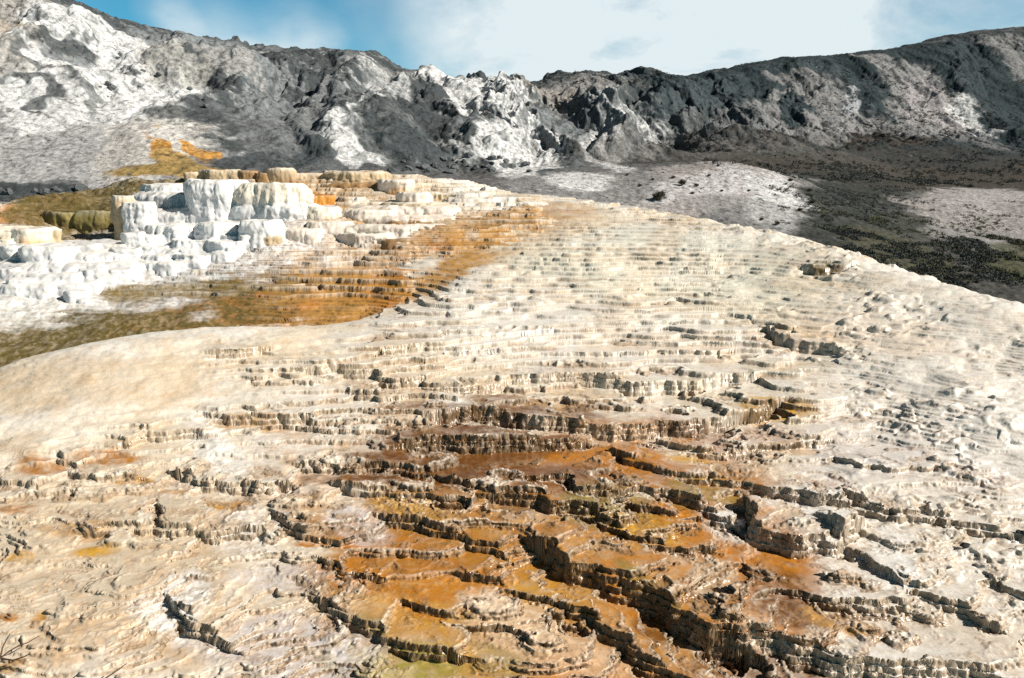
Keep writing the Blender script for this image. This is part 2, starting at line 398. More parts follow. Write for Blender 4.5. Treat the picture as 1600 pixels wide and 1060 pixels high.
CREAM = (.74, .64, .50); WHITE = (.87, .85, .82); ORANGE = (.52, .20, .022); OCHRE = (.54, .28, .07)
BROWN = (.17, .065, .014); OLIVE = (.28, .21, .045); LILAC = (.66, .61, .60); PEACH = (.78, .58, .40)
YGREEN = (.80, .80, .70); TAN = (.55, .42, .29); COOL = (.80, .77, .73); DKOLIVE = (.11, .085, .02); GOLD = (.63, .34, .04); AMBER = (.42, .17, .03)
PAT1 = [
    (830, 800, 460, 230, 8, OCHRE, .28), (900, 760, 380, 130, 8, AMBER, .25), (200, 850, 260, 160, 0, TAN, .25),
    (790, 375, 110, 26, -20, OCHRE, .8), (840, 335, 80, 18, 0, AMBER, .6), (700, 425, 80, 18, -28, OCHRE, .7), (700, 1005, 240, 40, 8, OCHRE, .5), (830, 322, 90, 10, 0, TAN, .6), (720, 450, 40, 8, -25, WHITE, .4),
    (150, 590, 260, 45, 0, TAN, .35), (1000, 400, 230, 60, 0, YGREEN, .5), (1150, 480, 200, 50, 0, YGREEN, .25), (1400, 600, 260, 120, 15, COOL, .4), (1500, 480, 200, 60, 20, COOL, .5), (1350, 520, 160, 40, 10, PEACH, .25),
    (850, 520, 320, 60, 0, COOL, .5), (760, 470, 140, 25, -15, WHITE, .3), (1050, 360, 160, 35, 0, PEACH, .25), (1090, 545, 140, 20, 0, PEACH, .3),
    (860, 900, 340, 170, 12, OCHRE, .60), (1000, 760, 260, 90, 10, AMBER, .55), (720, 830, 220, 60, 15, AMBER, .5), (600, 900, 120, 80, 30, OCHRE, .5), (980, 1000, 260, 60, 15, AMBER, .4), (760, 730, 200, 40, 0, AMBER, .45), (1150, 900, 160, 90, 20, ORANGE, .45), (700, 900, 200, 70, 10, GOLD, .35),
    (750, 668, 55, 13, 0, BROWN, .85), (715, 735, 62, 18, 0, BROWN, .9), (595, 757, 55, 11, 0, BROWN, .8), (565, 715, 35, 8, 0, BROWN, .6), (655, 705, 60, 14, 0, BROWN, .6),
    (830, 640, 120, 14, 5, BROWN, .5), (830, 700, 80, 14, 0, BROWN, .7), (870, 632, 60, 8, 0, OCHRE, .5), (960, 715, 120, 24, 5, ORANGE, .75), (900, 712, 50, 14, 0, ORANGE, .6), (1120, 678, 120, 15, 0, ORANGE, .6), (1110, 670, 60, 8, 0, BROWN, .4),
    (1215, 646, 62, 14, 0, GOLD, .85), (1225, 702, 50, 9, 0, GOLD, .7), (1075, 718, 50, 13, 8, GOLD, .75), (1040, 798, 80, 14, 5, ORANGE, .7), (1010, 830, 70, 22, 15, GOLD, .6),
    (1100, 770, 60, 20, 10, OLIVE, .5), (960, 785, 70, 20, 0, OLIVE, .55), (920, 800, 50, 30, 0, OLIVE, .4),
    (1170, 870, 120, 40, 20, ORANGE, .75), (1220, 920, 60, 35, 0, BROWN, .5), (1110, 905, 42, 42, 20, TAN, .6), (1230, 960, 70, 30, 10, BROWN, .6), (1330, 980, 80, 22, 20, OCHRE, .6),
    (1180, 1035, 100, 28, 0, BROWN, .55), (980, 925, 60, 28, 30, ORANGE, .7), (1020, 975, 40, 20, 30, BROWN, .5), (940, 1050, 90, 22, 0, ORANGE, .7), (690, 915, 120, 40, 5, ORANGE, .9), (600, 860, 110, 36, 10, AMBER, .6), (560, 905, 70, 24, 10, ORANGE, .6), (700, 860, 120, 30, 15, AMBER, .5), (720, 735, 200, 30, 0, BROWN, .6), (720, 690, 150, 24, 0, BROWN, .55), (780, 650, 160, 12, 3, BROWN, .5), (880, 760, 120, 20, 0, BROWN, .35), (770, 905, 40, 16, 0, ORANGE, .6),
    (545, 885, 45, 22, 0, ORANGE, .6), (600, 850, 60, 20, 0, ORANGE, .5), (480, 847, 28, 9, 0, ORANGE, .8), (560, 870, 30, 12, 0, ORANGE, .6), (640, 795, 80, 20, 10, GOLD, .5), (810, 800, 35, 25, 0, BROWN, .5),
    (800, 960, 90, 36, 20, PEACH, .7), (850, 1010, 120, 40, 10, PEACH, .5), (560, 1010, 50, 50, 40, OLIVE, .5), (600, 1035, 120, 30, 0, (.34, .29, .06), .6), (770, 1030, 50, 22, 30, OLIVE, .4), (1010, 930, 60, 12, 38, OLIVE, .5),
    (165, 710, 52, 12, 0, AMBER, .65), (68, 726, 46, 14, 0, AMBER, .6), (150, 862, 34, 9, -5, GOLD, .6), (22, 795, 36, 10, 0, AMBER, .45), (25, 873, 26, 9, 0, GOLD, .5), (350, 786, 34, 9, 0, OCHRE, .8), (275, 765, 30, 8, 0, OCHRE, .5), (60, 970, 14, 8, -30, OCHRE, .7), (15, 972, 18, 7, 0, ORANGE, .7), (215, 750, 25, 6, 0, OCHRE, .6),
    (110, 830, 60, 12, 0, OCHRE, .4), (130, 1010, 120, 30, -10, OCHRE, .25), (390, 660, 60, 8, 0, OCHRE, .4), (20, 1040, 30, 12, 0, OCHRE, .5),
    (340, 705, 50, 28, 30, WHITE, .8), (1140, 815, 40, 25, 30, WHITE, .9), (1400, 880, 30, 70, -20, WHITE, .9), (290, 935, 35, 45, 20, WHITE, .8), (250, 960, 40, 22, 0, WHITE, .7), (1260, 790, 75, 24, 5, WHITE, .8), (1230, 800, 25, 14, 20, TAN, .6),
    (470, 1005, 110, 60, 0, LILAC, .85), (430, 900, 70, 30, 0, LILAC, .5), (560, 820, 50, 30, 20, LILAC, .6), (400, 840, 60, 40, 0, WHITE, .4), (1200, 540, 80, 20, 0, WHITE, .5),
    (1245, 530, 70, 22, 0, OCHRE, .22), (1300, 700, 250, 40, 8, LILAC, .35), (1450, 980, 160, 50, 15, TAN, .25), (1290, 420, 28, 9, 0, DKOLIVE, .5), (890, 345, 60, 25, -15, TAN, .4), (1000, 480, 60, 10, 0, TAN, .3)]  # the small DKOLIVE patch paints the dark inside of a little cave
OLV2 = (.21, .145, .035)
PAT2 = [
    (520, 450, 260, 60, -6, AMBER, .6), (450, 435, 170, 20, 0, (.28, .14, .04), .6), (430, 470, 120, 14, 0, (.28, .14, .04), .5), (700, 400, 140, 30, -15, AMBER, .5), (640, 350, 160, 16, 0, (.36, .22, .12), .4),
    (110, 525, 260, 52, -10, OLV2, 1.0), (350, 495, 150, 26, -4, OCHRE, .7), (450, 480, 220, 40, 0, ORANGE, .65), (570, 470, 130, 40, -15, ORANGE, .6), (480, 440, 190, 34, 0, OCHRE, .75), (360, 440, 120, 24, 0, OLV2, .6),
    (650, 430, 90, 50, -25, ORANGE, .6), (520, 500, 120, 16, 0, OLV2, .4), (640, 440, 80, 10, -20, OLV2, .4), (770, 380, 130, 30, -20, OCHRE, .8), (780, 345, 110, 24, 0, OCHRE, .6), (560, 400, 160, 20, 0, PEACH, .5),
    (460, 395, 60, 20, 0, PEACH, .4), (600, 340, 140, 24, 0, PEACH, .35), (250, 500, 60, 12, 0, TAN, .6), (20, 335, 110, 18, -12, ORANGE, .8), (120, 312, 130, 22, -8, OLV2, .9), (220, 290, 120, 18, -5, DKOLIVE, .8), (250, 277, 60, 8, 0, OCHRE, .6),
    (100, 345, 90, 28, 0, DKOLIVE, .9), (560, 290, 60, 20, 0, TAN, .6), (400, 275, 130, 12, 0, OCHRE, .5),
    (100, 432, 250, 62, 0, (.76, .75, .75), 1.0), (60, 480, 140, 24, -12, WHITE, .9), (330, 370, 190, 50, 0, (.76, .75, .75), 1.0), (60, 385, 120, 25, 0, WHITE, .9), (200, 462, 40, 12, 0, OLV2, .7), (300, 450, 120, 12, 0, OLV2, .55)]
ROCK = (.055, .066, .072); SNOW = (.64, .65, .66); GREY = (.23, .25, .265); SOIL = (.25, .25, .255); VEG = (.045, .055, .045); TEAL = (.018, .036, .044); RUST = (.058, .05, .043); BRUSH = (.035, .04, .035)
PAT3 = [
    (90, 200, 200, 150, 0, (.36, .365, .37), .9), (60, 60, 140, 80, 30, (.42, .40, .38), .7), (110, 245, 150, 60, 0, (.40, .40, .41), .8), (200, 235, 60, 50, 25, (.5, .48, .46), .8),
    (140, 60, 120, 30, 30, SNOW, .85), (180, 115, 110, 45, 35, SNOW, .95), (120, 150, 80, 30, 25, SNOW, .7), (40, 165, 60, 25, 30, SNOW, .8), (250, 165, 60, 50, 50, SNOW, .75), (50, 100, 60, 14, 30, SNOW, .6), (190, 60, 60, 20, 35, SNOW, .8), (90, 25, 60, 10, 40, SNOW, .6), (260, 215, 50, 30, 0, (.6, .58, .55), .7),
    (245, 238, 34, 12, 40, OCHRE, 1.0), (270, 255, 40, 14, 25, (.4, .27, .1), .9), (295, 236, 34, 10, 38, OCHRE, 1.0), (250, 266, 80, 8, 0, (.32, .22, .08), .9), (270, 100, 50, 30, 30, (.45, .44, .42), .6),
    (95, 72, 45, 9, 12, ROCK, .8), (70, 128, 70, 9, 28, ROCK, .6), (110, 95, 35, 14, 10, GREY, .8), (215, 112, 14, 9, 0, ROCK, .8), (50, 148, 50, 7, 25, ROCK, .7), (130, 155, 30, 6, 20, ROCK, .6),
    (30, 300, 110, 14, 0, ROCK, .85), (90, 292, 40, 10, 0, ROCK, .6), (300, 70, 90, 12, 12, GREY, .7), (30, 40, 50, 18, 35, (.35, .31, .26), .7), (270, 190, 50, 14, 10, ROCK, .7),
    (420, 130, 60, 40, 30, GREY, .7), (480, 120, 30, 14, 0, ROCK, .8), (360, 110, 50, 16, 25, (.36, .36, .36), .7), (500, 160, 40, 40, 0, (.2, .21, .22), .7), (430, 200, 60, 40, 0, (.17, .18, .19), .7), (640, 225, 70, 20, 0, ROCK, .8), (610, 110, 60, 12, 15, (.3, .3, .3), .6), (420, 250, 100, 10, 0, ROCK, .7),
    (870, 150, 70, 14, 5, (.3, .27, .24), .7), (905, 205, 60, 25, -40, TEAL, .85), (960, 175, 90, 8, -10, ROCK, .7), (1060, 215, 50, 30, 0, TEAL, .8), (880, 240, 40, 16, 0, TEAL, .7), (1010, 245, 14, 18, 0, TEAL, .8),
    (560, 232, 38, 22, 20, SNOW, .95), (582, 178, 14, 24, 0, SNOW, .85), (590, 130, 30, 12, 20, SNOW, .5), (720, 130, 40, 12, 15, SNOW, .95), (760, 160, 55, 26, 20, SNOW, .95), (790, 185, 45, 26, 45, SNOW, .9), (800, 245, 40, 26, 30, SNOW, .7), (780, 205, 50, 12, 20, (.4, .4, .4), .6), (690, 225, 60, 14, 20, SNOW, .45),
    (640, 190, 60, 55, 0, ROCK, .7), (860, 215, 50, 30, 30, GREY, .7),
    (950, 138, 90, 16, 0, (.36, .34, .33), .5), (1000, 180, 35, 22, -20, SNOW, .8), (1020, 190, 22, 30, 0, SNOW, .9), (950, 235, 26, 34, 0, SNOW, .85), (960, 190, 50, 16, -25, SNOW, .6), (1000, 235, 30, 14, 0, SNOW, .5), (1070, 150, 80, 18, 0, GREY, .6), (900, 180, 50, 30, 0, GREY, .45),
    (1340, 160, 300, 100, -10, TEAL, .7), (1180, 200, 120, 30, 0, SOIL, .5), (1240, 120, 50, 12, 0, SOIL, .6), (1290, 170, 60, 40, 20, SOIL, .8), (1300, 205, 90, 22, 0, SOIL, .9), (1370, 95, 40, 12, 20, SOIL, .9), (1340, 165, 16, 24, 0, (.4, .42, .45), .8), (1440, 165, 70, 40, 35, SOIL, .85), (1480, 200, 90, 28, 20, (.36, .34, .35), .8), (1520, 195, 30, 14, 30, SNOW, .7), (1440, 215, 80, 16, 0, SOIL, .8), (1560, 65, 40, 12, 0, SOIL, .7), (1590, 90, 30, 20, 20, SOIL, .7), (1220, 165, 30, 20, -30, SOIL, .8),
    (1240, 180, 26, 28, 0, TEAL, .8), (1390, 225, 60, 14, 0, RUST, .9), (1450, 242, 120, 16, 0, TEAL, .8), (1550, 235, 80, 20, 0, TEAL, .5),
    (1300, 262, 330, 30, 0, RUST, .55), (820, 220, 40, 34, 45, SNOW, .8), (760, 140, 60, 14, 15, SNOW, .8), (1080, 285, 180, 34, 0, (.36, .34, .335), .95), (920, 285, 120, 22, 0, SOIL, .9), (905, 280, 60, 12, 0, SNOW, .8), (1180, 275, 110, 20, 5, (.52, .51, .52), .85), (1215, 310, 60, 34, 20, SNOW, .8), (1180, 330, 90, 20, 10, SOIL, .5), (1540, 330, 130, 42, 0, (.34, .32, .32), .95), (1540, 305, 60, 16, 0, (.4, .38, .39), .7), (1500, 375, 90, 20, 0, SOIL, .45),
    (1350, 340, 110, 60, 20, BRUSH, .75), (1320, 285, 70, 26, 0, BRUSH, .6), (1480, 420, 190, 50, 15, (.08, .08, .075), .95), (1400, 390, 100, 24, 20, (.075, .075, .035), .5), (1590, 400, 50, 24, 0, (.075, .08, .03), .6)]
PP1 = [(Patch(u, v, a, b, t, S1), c, w) for (u, v, a, b, t, c, w) in PAT1]
PP2 = [(Patch(u, v, a, b, t, S2), c, w) for (u, v, a, b, t, c, w) in PAT2]
PP3 = [(Patch(u, v, a * (1.25 if c == SNOW and u > 540 and v < 262 else 1), b * (1.25 if c == SNOW and u > 540 and v < 262 else 1), t, S3), c, w) for (u, v, a, b, t, c, w) in PAT3]

def height(az, r):
    """returns z, region (0 mound, 1 channel terraces, 2 hills), riser, edge, flat"""
    x = np.sin(az) * r; y = np.cos(az) * r
    def lev(L, a=.5):
        return L + a * .10 * np.sin(L * 6.3 + 1.0) * np.sin(L * 2.9 + .5 * noise2(x / 4, y / 4) * 3)
    b1 = sample_coarse(C1, az, r); b2 = sample_coarse(C2, az, r); b3 = sample_coarse(C3, az, r)
    near = r < 60
    # --- mound
    Fo, nm = rim_field(x, y)
    big = fbm(x, y, 5.0, 2, .5, 4.0)
    W1 = 0.34 * (billow(x * .62, y, 2.3, 2, .45, 1.0) - .25) + 0.13 * (billow(x * .8, y, .9, 2, .4, 2.0) - .25) + .12 * big
    calm = np.clip(1 - .75 * nm, 0, 1)
    farf = sstep(16, 26, r)
    sh_ = sstep(-3.2, -5.5, x) * sstep(12.6, 14.5, y)
    L = b1 + Fo + W1 * calm * (1 - .45 * farf) * (1 - .6 * sh_) + sh_ * .03 * fbm(x, y, .5, 3, .6, 97.0)
    fl_m = sstep(4.0, 7.5, x - (y - 12) * .10) * sstep(8, 12, y)
    L = L + fl_m * (.16 * (billow(x * .5 + y * .35, y, 1.1, 3, .55, 95.0) - .25))
    # the smooth left shoulder and the streaky right flank
    shoulder = sstep(-3.2, -5.5, x) * sstep(12.6, 14.5, y)
    flank = sstep(4.6, 7.5, x - (y - 12) * .10) * sstep(8, 12, y) * .8
    left = sstep(-.6, -2.2, x + .1 * (y - 8)) * sstep(15.5, 12.5, y)
    m1 = .50 + 1.7 * fbm(x, y, 3.3, 2, .5, 12.0)
    ctr = np.exp(-((x - .8) / 4.5) ** 2 - ((y - 15) / 5.0) ** 2)
    m1 = m1 + .6 * ctr
    front = sstep(13.0, 10.5, y)
    farm = sstep(17.5, 22, y)
    m1 = m1 * (1 - .45 * left) * (1 - .85 * shoulder) * (1 - .88 * flank) * (1 - .6 * front) * (1 - .15 * farm)
    cf = np.exp(-((x - 2.2) / 5.0) ** 2) * sstep(15, 17.5, y) * sstep(30, 25, y)
    m1 = np.clip(np.maximum(m1 + .55 * cf, nm * .75), .04, 1.0)
    za, ra, ea, fa = terrace(lev(L), .105, .19, .020 * (1 - .5 * farm))
    L1 = mix(L, za, m1)
    m2 = np.clip(.68 + 1.8 * fbm(x, y, 1.7, 3, .5, 19.0), .08, 1) * (1 - .8 * shoulder) * (1 - .25 * farm) * (1 - .45 * flank) * (1 - .6 * cf)
    zb, rb, eb, fb = terrace(L1 + .03 * fbm(x, y, .45, 3, .55, 23.0), .045, .30, .006)
    L4 = mix(L1, zb, m2)
    m3 = sstep(19, 12, y) * np.clip(.5 + 1.2 * fbm(x, y, 1.1, 2, .5, 29.0), 0, .9)
    ze, re_, ee, fe = terrace(L4 + .012 * fbm(x, y, .30, 3, .55, 27.0), .016, .4, .003)
    z1 = mix(L4, ze, m3)
    ri1 = np.clip(ra * m1 * (1.0 - .35 * farm) + rb * .28 * m2, 0, 1); ed1 = np.clip(ea * m1 + .45 * eb * m2 + .3 * ee * m3, 0, 1); fl1 = np.clip(fa * m1 + .4, 0, 1)
    seg = sstep(-.26, .06, fbm(x, y, .9, 3, .6, 90.0)); seg2 = sstep(-.12, .12, fbm(x, y, .5, 3, .6, 91.0))
    nearf = sstep(21, 13, y)
    seg = mix(sstep(-.10, .15, fbm(x * .35, y, .9, 3, .6, 93.0)), seg, nearf)
    cr1 = np.clip((1 - nearf) * ra * m1 * seg + rb * m2 * seg * 1.1 + re_ * m3 * seg2 * .9, 0, 1) * (.75 + .25 * nearf) * (1 - .6 * shoulder)
    z1 = z1 + nearf * .018 * (eb * m2 * seg + .5 * ee * m3 * seg2) * (.5 + noise2(x / .05, y / .05))
    tid = np.floor(lev(L) / .105)
    kb = sstep(.12, .50, noise2(x / .62 + 31, y / .34 + .35 * x)) * .075 + sstep(.15, .5, noise2(x / .30 + 71, y / .19 + .2 * x)) * .035
    kz = np.clip(fl_m * 1.0 + .3 * farm * (1 - shoulder) + .5 * left, 0, 1) * sstep(-.1, .2, fbm(x, y, 2.2, 2, .5, 99.0))
    z1 = z1 + kb * kz; cr1 = np.maximum(cr1, kz * .55 * sstep(.02, .05, kb) * (1 - sstep(.05, .075, kb)))
    # --- channel
    W2 = 0.45 * (billow(x * .55, y, 2.4, 2, .5, 21.0) - .25) + 0.14 * (billow(x * .6, y, .8, 2, .4, 22.0) - .25) + .1 * big
    smooth = sstep(-5, -9, x) * sstep(22.8, 21.8, y + .12 * x)
    L2 = b2 + W2 * (1 - .7 * smooth) + .02 * fbm(x, y, .25, 2, .5, 7.0)
    mc = np.clip(.65 + 1.5 * fbm(x, y, 3.0, 2, .5, 31.0), .15, 1) * (1 - .9 * smooth)
    zc, rc, ec, fc = terrace(lev(L2, 1.0), .17, .16, .012)
    mc = mc * (1 - .85 * sstep(-12.5, -14, x) * sstep(26.5, 28.5, y))
    L3 = mix(L2, zc, mc)
    zd, rd, ed, fd = terrace(L3 + .04 * fbm(x, y, .6, 3, .6, 33.0), .06, .28, .006)
    md = np.clip(.8 + fbm(x, y, 1.7, 2, .5, 35.0), .2, 1) * (1 - .6 * smooth)
    z2 = mix(L3, zd, md) + smooth * .10 * fbm(x, y, .9, 4, .6, 37.0) + sstep(-12.5, -14, x) * sstep(26.5, 28.5, y) * .35 * (billow(x, y, 1.5, 3, .55, 38.0) - .2)
    tid2 = np.floor(lev(L2, 1.0) / .17) * 3
    m2 = mc
    # --- hills
    Y3 = sstep(38, 60, y)
    rock = sstep(-.1, 1.5, b3 - mix(-.5, .9, sstep(-5, 15, x)))
    gravel = sstep(-11, -15, x) * sstep(53, 48, y)
    rock = rock * (1 - .8 * gravel) * (1 - .75 * sstep(8, 18, x) * sstep(3.5, 1.5, b3))
    amp = rock * mix(.5, 1.0, sstep(45, 90, y))
    wx = x + 2.5 * noise2(x / 8., y / 8. + 3) + .12 * (y - 50); wy = y + 2.5 * noise2(x / 8. + 9, y / 8.)
    rcrest = np.interp(az[:, 0], CA, CREST)[:, None] * np.ones_like(r)
    crest = np.exp(-((r - rcrest) / 9.0) ** 2)
    n = 1.5 * (billow(x, y, 10.0, 3, .55, 41.0) - .25) + 3.4 * fbm(wx, wy * .40, 5.5, 4, .5, 43.0)
    n = n + 1.0 * (billow(wx, wy * .8, 2.6, 3, .6, 44.0) - .25) + .28 * fbm(x, y, 1.5, 4, .6, 47.0)
    lowr = 1 - rock
    n = n * mix(1.35, .6, sstep(12, 40, x)) * (1 - .72 * crest)
    z3 = b3 + n * amp + lowr * (.12 * fbm(x, y, 3.0, 4, .5, 51.0) + .05 * fbm(x, y, .5, 3, .6, 52.0))
    z3 = z3 + rock * .18 * billow(x, y, .9, 3, .6, 53.0)
    z = z1; reg = np.zeros(z.shape, np.int8); T = tid * 1.0; ri = ri1; ed_ = ed1; fl = fl1
    c = z2 > z; z = np.where(c, z2, z); reg[c] = 1; T = np.where(c, tid2, T); cr1 = np.where(c, rd * md * .8, cr1); ri = np.where(c, np.maximum(rc * m2, rd * .4), ri); ed_ = np.where(c, ec * m2, ed_); fl = np.where(c, fc * m2, fl)
    c = (z3 > z); z = np.where(c, z3, z); reg[c] = 2; ri = np.where(c, 0, ri); ed_ = np.where(c, 0, ed_); fl = np.where(c, 0, fl)
    cr1 = np.where(reg == 2, 0, cr1)
    return z, reg, ri, ed_, fl, T, cr1

def colour(x, y, z, reg, ri, ed, fl, up, ti, kr):
    out = np.zeros((x.size, 3), np.float32)
    wet = np.zeros(x.size, np.float32)
    n1 = fbm(x, y, .9, 4, .6, 61.0); n2 = fbm(x, y, .16, 3, .6, 62.0); n3 = fbm(x, y, 4.0, 3, .5, 63.0)
    nt_ = noise2(x / 1.3 + ti * 7.71, y / 1.3 + ti * 3.17)
    n4 = noise2(x / .42 + ti * 5.3, y / .42 + ti * 1.9)
    for g in (0, 1, 2):
        m = reg == g
        if not m.any():
            continue
        X, Y, A, B, Cn = x[m], y[m], n1[m], n2[m], n3[m]
        def lay(base, col, w):
            w = np.clip(w, 0, 1)[:, None]
            return base * (1 - w) + np.array(col, np.float32)[None] * w
        if g < 2:
            base = np.tile(np.array(CREAM, np.float32), (X.size, 1))
            base = lay(base, WHITE, .68 * sstep(-.35, .4, Cn + .4 * A))
            base = lay(base, PEACH, .22 * sstep(0, .5, -A - .3 * Cn))
            base = lay(base, OCHRE, .22 * sstep(.22, .5, noise2(X / .35, Y / .35) + .4 * B))
            pig = np.zeros(X.size, np.float32); NT = nt_[m]; N4 = n4[m]
            for p, c, w in (PP1 if g == 0 else PP2):
                k = p(X, Y, .75 * A + .45 * B + .75 * NT, .28) * min(1.0, w * 1.55) * np.clip(.92 + .8 * B + .5 * N4, .5, 1) * (1 - .35 * sstep(.1, .5, N4))
                base = lay(base, c, k * (1 + .35 * B))
                if c in (BROWN, ORANGE, GOLD, OLIVE, OCHRE, DKOLIVE):
                    pig = np.maximum(pig, k)
            R, E, Fl = ri[m], ed[m], fl[m]
            # bare risers are browner and rougher, with shadow tone mixed into the brown; rims carry a pale crust
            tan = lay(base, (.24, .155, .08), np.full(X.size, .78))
            if g == 1:
                whz = sstep(.5, .7, base.min(1)); kr = kr.copy(); kr[m] = kr[m] * (1 - .85 * whz); tan = tan * (1 - whz[:, None]) + base * .92 * whz[:, None]
            tan = tan * (1 - .55 * pig[:, None])
            rr_ = np.hypot(X, Y); pale = sstep(14.5, 20, rr_) * sstep(-3.5, -.5, X) * (g == 0) * (1 - .6 * pig)
            tan = tan * (1 - pale[:, None] * .5) + base * .8 * pale[:, None] * .5
            R_ = ri[m] * (1 - .35 * pig)
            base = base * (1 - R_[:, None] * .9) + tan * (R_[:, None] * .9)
            base = base * (1 - .66 * kr[m][:, None]) + (np.array((.33, .205, .11) if g == 0 else (.24, .13, .05)) * (1 - .45 * pig[:, None])) * .66 * kr[m][:, None]
            base = lay(base, (.42, .29, .17), .45 * sstep(.15, .5, B) * np.clip(R + E, 0, 1))
            base = lay(base, (.86, .80, .70), .75 * E * (1 - .5 * pig))
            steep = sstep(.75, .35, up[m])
            base = lay(base, (.33, .235, .145), .7 * steep * (g == 0) * (1 - .75 * pale) * (1 - pig)); base = lay(base, (.12, .065, .022), .9 * steep * (g == 0) * np.clip(pig * 1.3, 0, 1))  # steep walls: travertine brown, darkened further in the colour for their shade
            wet[m] = np.clip(Fl * .8 + .1, 0, 1)
        else:
            hillm = sstep(.4, 2.2, z[m] + mix(1.2, 0, sstep(-5, 15, X)))
            base = np.tile(np.array(SOIL, np.float32), (X.size, 1)) * .6
            base = lay(base, (.07, .065, .05), sstep(56, 62, Y) * sstep(-8, 0, X) * .9)
            base = lay(base, ROCK, hillm * .9)
            base = lay(base, GREY, hillm * .6 * sstep(-.1, .45, fbm(X, Y, 5.0, 4, .6, 71.0)))
            base = lay(base, SNOW, hillm * .55 * sstep(.18, .42, fbm(X, Y, 2.4, 5, .65, 72.0)) * sstep(60, 0, X))
            rough = fbm(X, Y, 1.3, 5, .65, 73.0)
            WX = X + 3.2 * fbm(X, Y, 6.0, 4, .6, 81.0); WY = Y + 4.5 * fbm(X, Y, 6.0, 4, .6, 82.0)
            far_ = sstep(36, 50, Y)
            WX = X + (WX - X) * far_; WY = Y + (WY - Y) * far_
            zero = np.zeros(X.size, np.float32)
            st = sstep(.80, .45, up[m])
            for p, c, w in PP3:
                k = p(WX, WY, zero, .5)
                bright = c[0] > .3
                k = sstep(.22, .68, k + .42 * rough - (.12 * st if bright else 0) * hillm + .05)
                base = lay(base, c, k * min(1, 1.15 * w) * (1 + .5 * rough))
            base = lay(base, ROCK, .75 * sstep(.72, .42, up[m]) * hillm)
            base = lay(base, (.03, .045, .05), .55 * sstep(.10, .30, fbm(X, Y, 1.7, 4, .65, 75.0)) * hillm * (1 - .7 * sstep(-6, -16, X)))
            base = lay(base, (.06, .06, .058), .6 * sstep(.18, .34, fbm(X, Y, .45, 4, .7, 76.0)))
        base = base * (1 + .22 * B[:, None])
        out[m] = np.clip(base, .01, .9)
    return out, wet

# ------------------------------------------------------------------ build the terrain
def build_cols(c0, c1):
    az = np.repeat(AZ[c0:c1, None], len(RAD), 1); r = np.repeat(RAD[None], c1 - c0, 0)
    z, reg, ri, ed, fl, T, crs = height(az, r)
    lr = np.diff(r, axis=1); dz = np.diff(z, axis=1); rm = r[:, 1:]
    el = z / r
    mx = np.maximum.accumulate(el, axis=1)
    vis = (el[:, 1:] >= mx[:, 1:] - .004)
    depr = np.clip(-z[:, 1:] / rm, .07, 1)
    ds = np.sqrt((lr / rm * depr) ** 2 + (dz / rm) ** 2) + lr / rm * .04
    cum = np.concatenate([np.zeros((c1 - c0, 1)), np.cumsum(ds, 1)], 1)
    return r, z, reg, ri, ed, fl, cum, T.astype(np.float32), crs.astype(np.float32)

NRO = 2500
def resample_all(chunks):
    return None
step = 60
jobs = [(i, min(i + step, NC)) for i in range(0, NC, step)]
with ThreadPoolExecutor(4) as ex:
    res = list(ex.map(lambda j: build_cols(*j), jobs))
r_, z_, reg_, ri_, ed_, fl_, cum_, t_, k_ = [np.concatenate([q[i] for q in res]) for i in range(9)]
del res
# smooth the spacing across columns so that quads stay well shaped
cn = cum_ / cum_[:, -1:]
nb = 50; bw = NC // nb
blk = cn.reshape(nb, bw, -1).mean(1)
for _ in range(2):
    pb = np.pad(blk, ((1, 1), (0, 0)), mode='edge'); blk = .25 * pb[:-2] + .5 * pb[1:-1] + .25 * pb[2:]
pos = np.clip((np.arange(NC) + .5) / bw - .5, 0, nb - 1.001); i_ = pos.astype(int); f_ = (pos - i_)[:, None]
for k in range(0, NC, 100):
    cn[k:k + 100] = blk[i_[k:k + 100]] * (1 - f_[k:k + 100]) + blk[i_[k:k + 100] + 1] * f_[k:k + 100]
tt = np.linspace(0, 1, NRO)
R = np.empty((NC, NRO), np.float64); Z = np.empty_like(R); RG = np.empty((NC, NRO), np.int8)
TI = np.empty((NC, NRO), np.float32); KR = TI.copy(); RI = np.empty((NC, NRO), np.float32); ED = RI.copy(); FL = RI.copy()
for c in range(NC):
    idx = np.interp(tt, cn[c], np.arange(len(RAD)))
    i0 = np.minimum(idx.astype(int), len(RAD) - 2); f = idx - i0
    def it(a):
        return a[c, i0] * (1 - f) + a[c, i0 + 1] * f
    R[c] = it(r_); Z[c] = it(z_); RG[c] = reg_[c, np.round(idx).astype(int)]
    TI[c] = t_[c, np.round(idx).astype(int)]
    KR[c] = it(k_); RI[c] = it(ri_); ED[c] = it(ed_); FL[c] = it(fl_)
del r_, z_, cum_, cn
X = np.sin(AZ)[:, None] * R; Y = np.cos(AZ)[:, None] * R
def normals(X, Y, Z):
    dc = [np.gradient(a, axis=0) for a in (X, Y, Z)]; dr = [np.gradient(a, axis=1) for a in (X, Y, Z)]
    nx = dc[1] * dr[2] - dc[2] * dr[1]; ny = dc[2] * dr[0] - dc[0] * dr[2]; nz_ = dc[0] * dr[1] - dc[1] * dr[0]
    l = np.sqrt(nx ** 2 + ny ** 2 + nz_ ** 2) + 1e-12
    return nx / l, ny / l, nz_ / l
nx, ny, nz_ = normals(X, Y, Z)
UP = np.abs(nz_).copy()
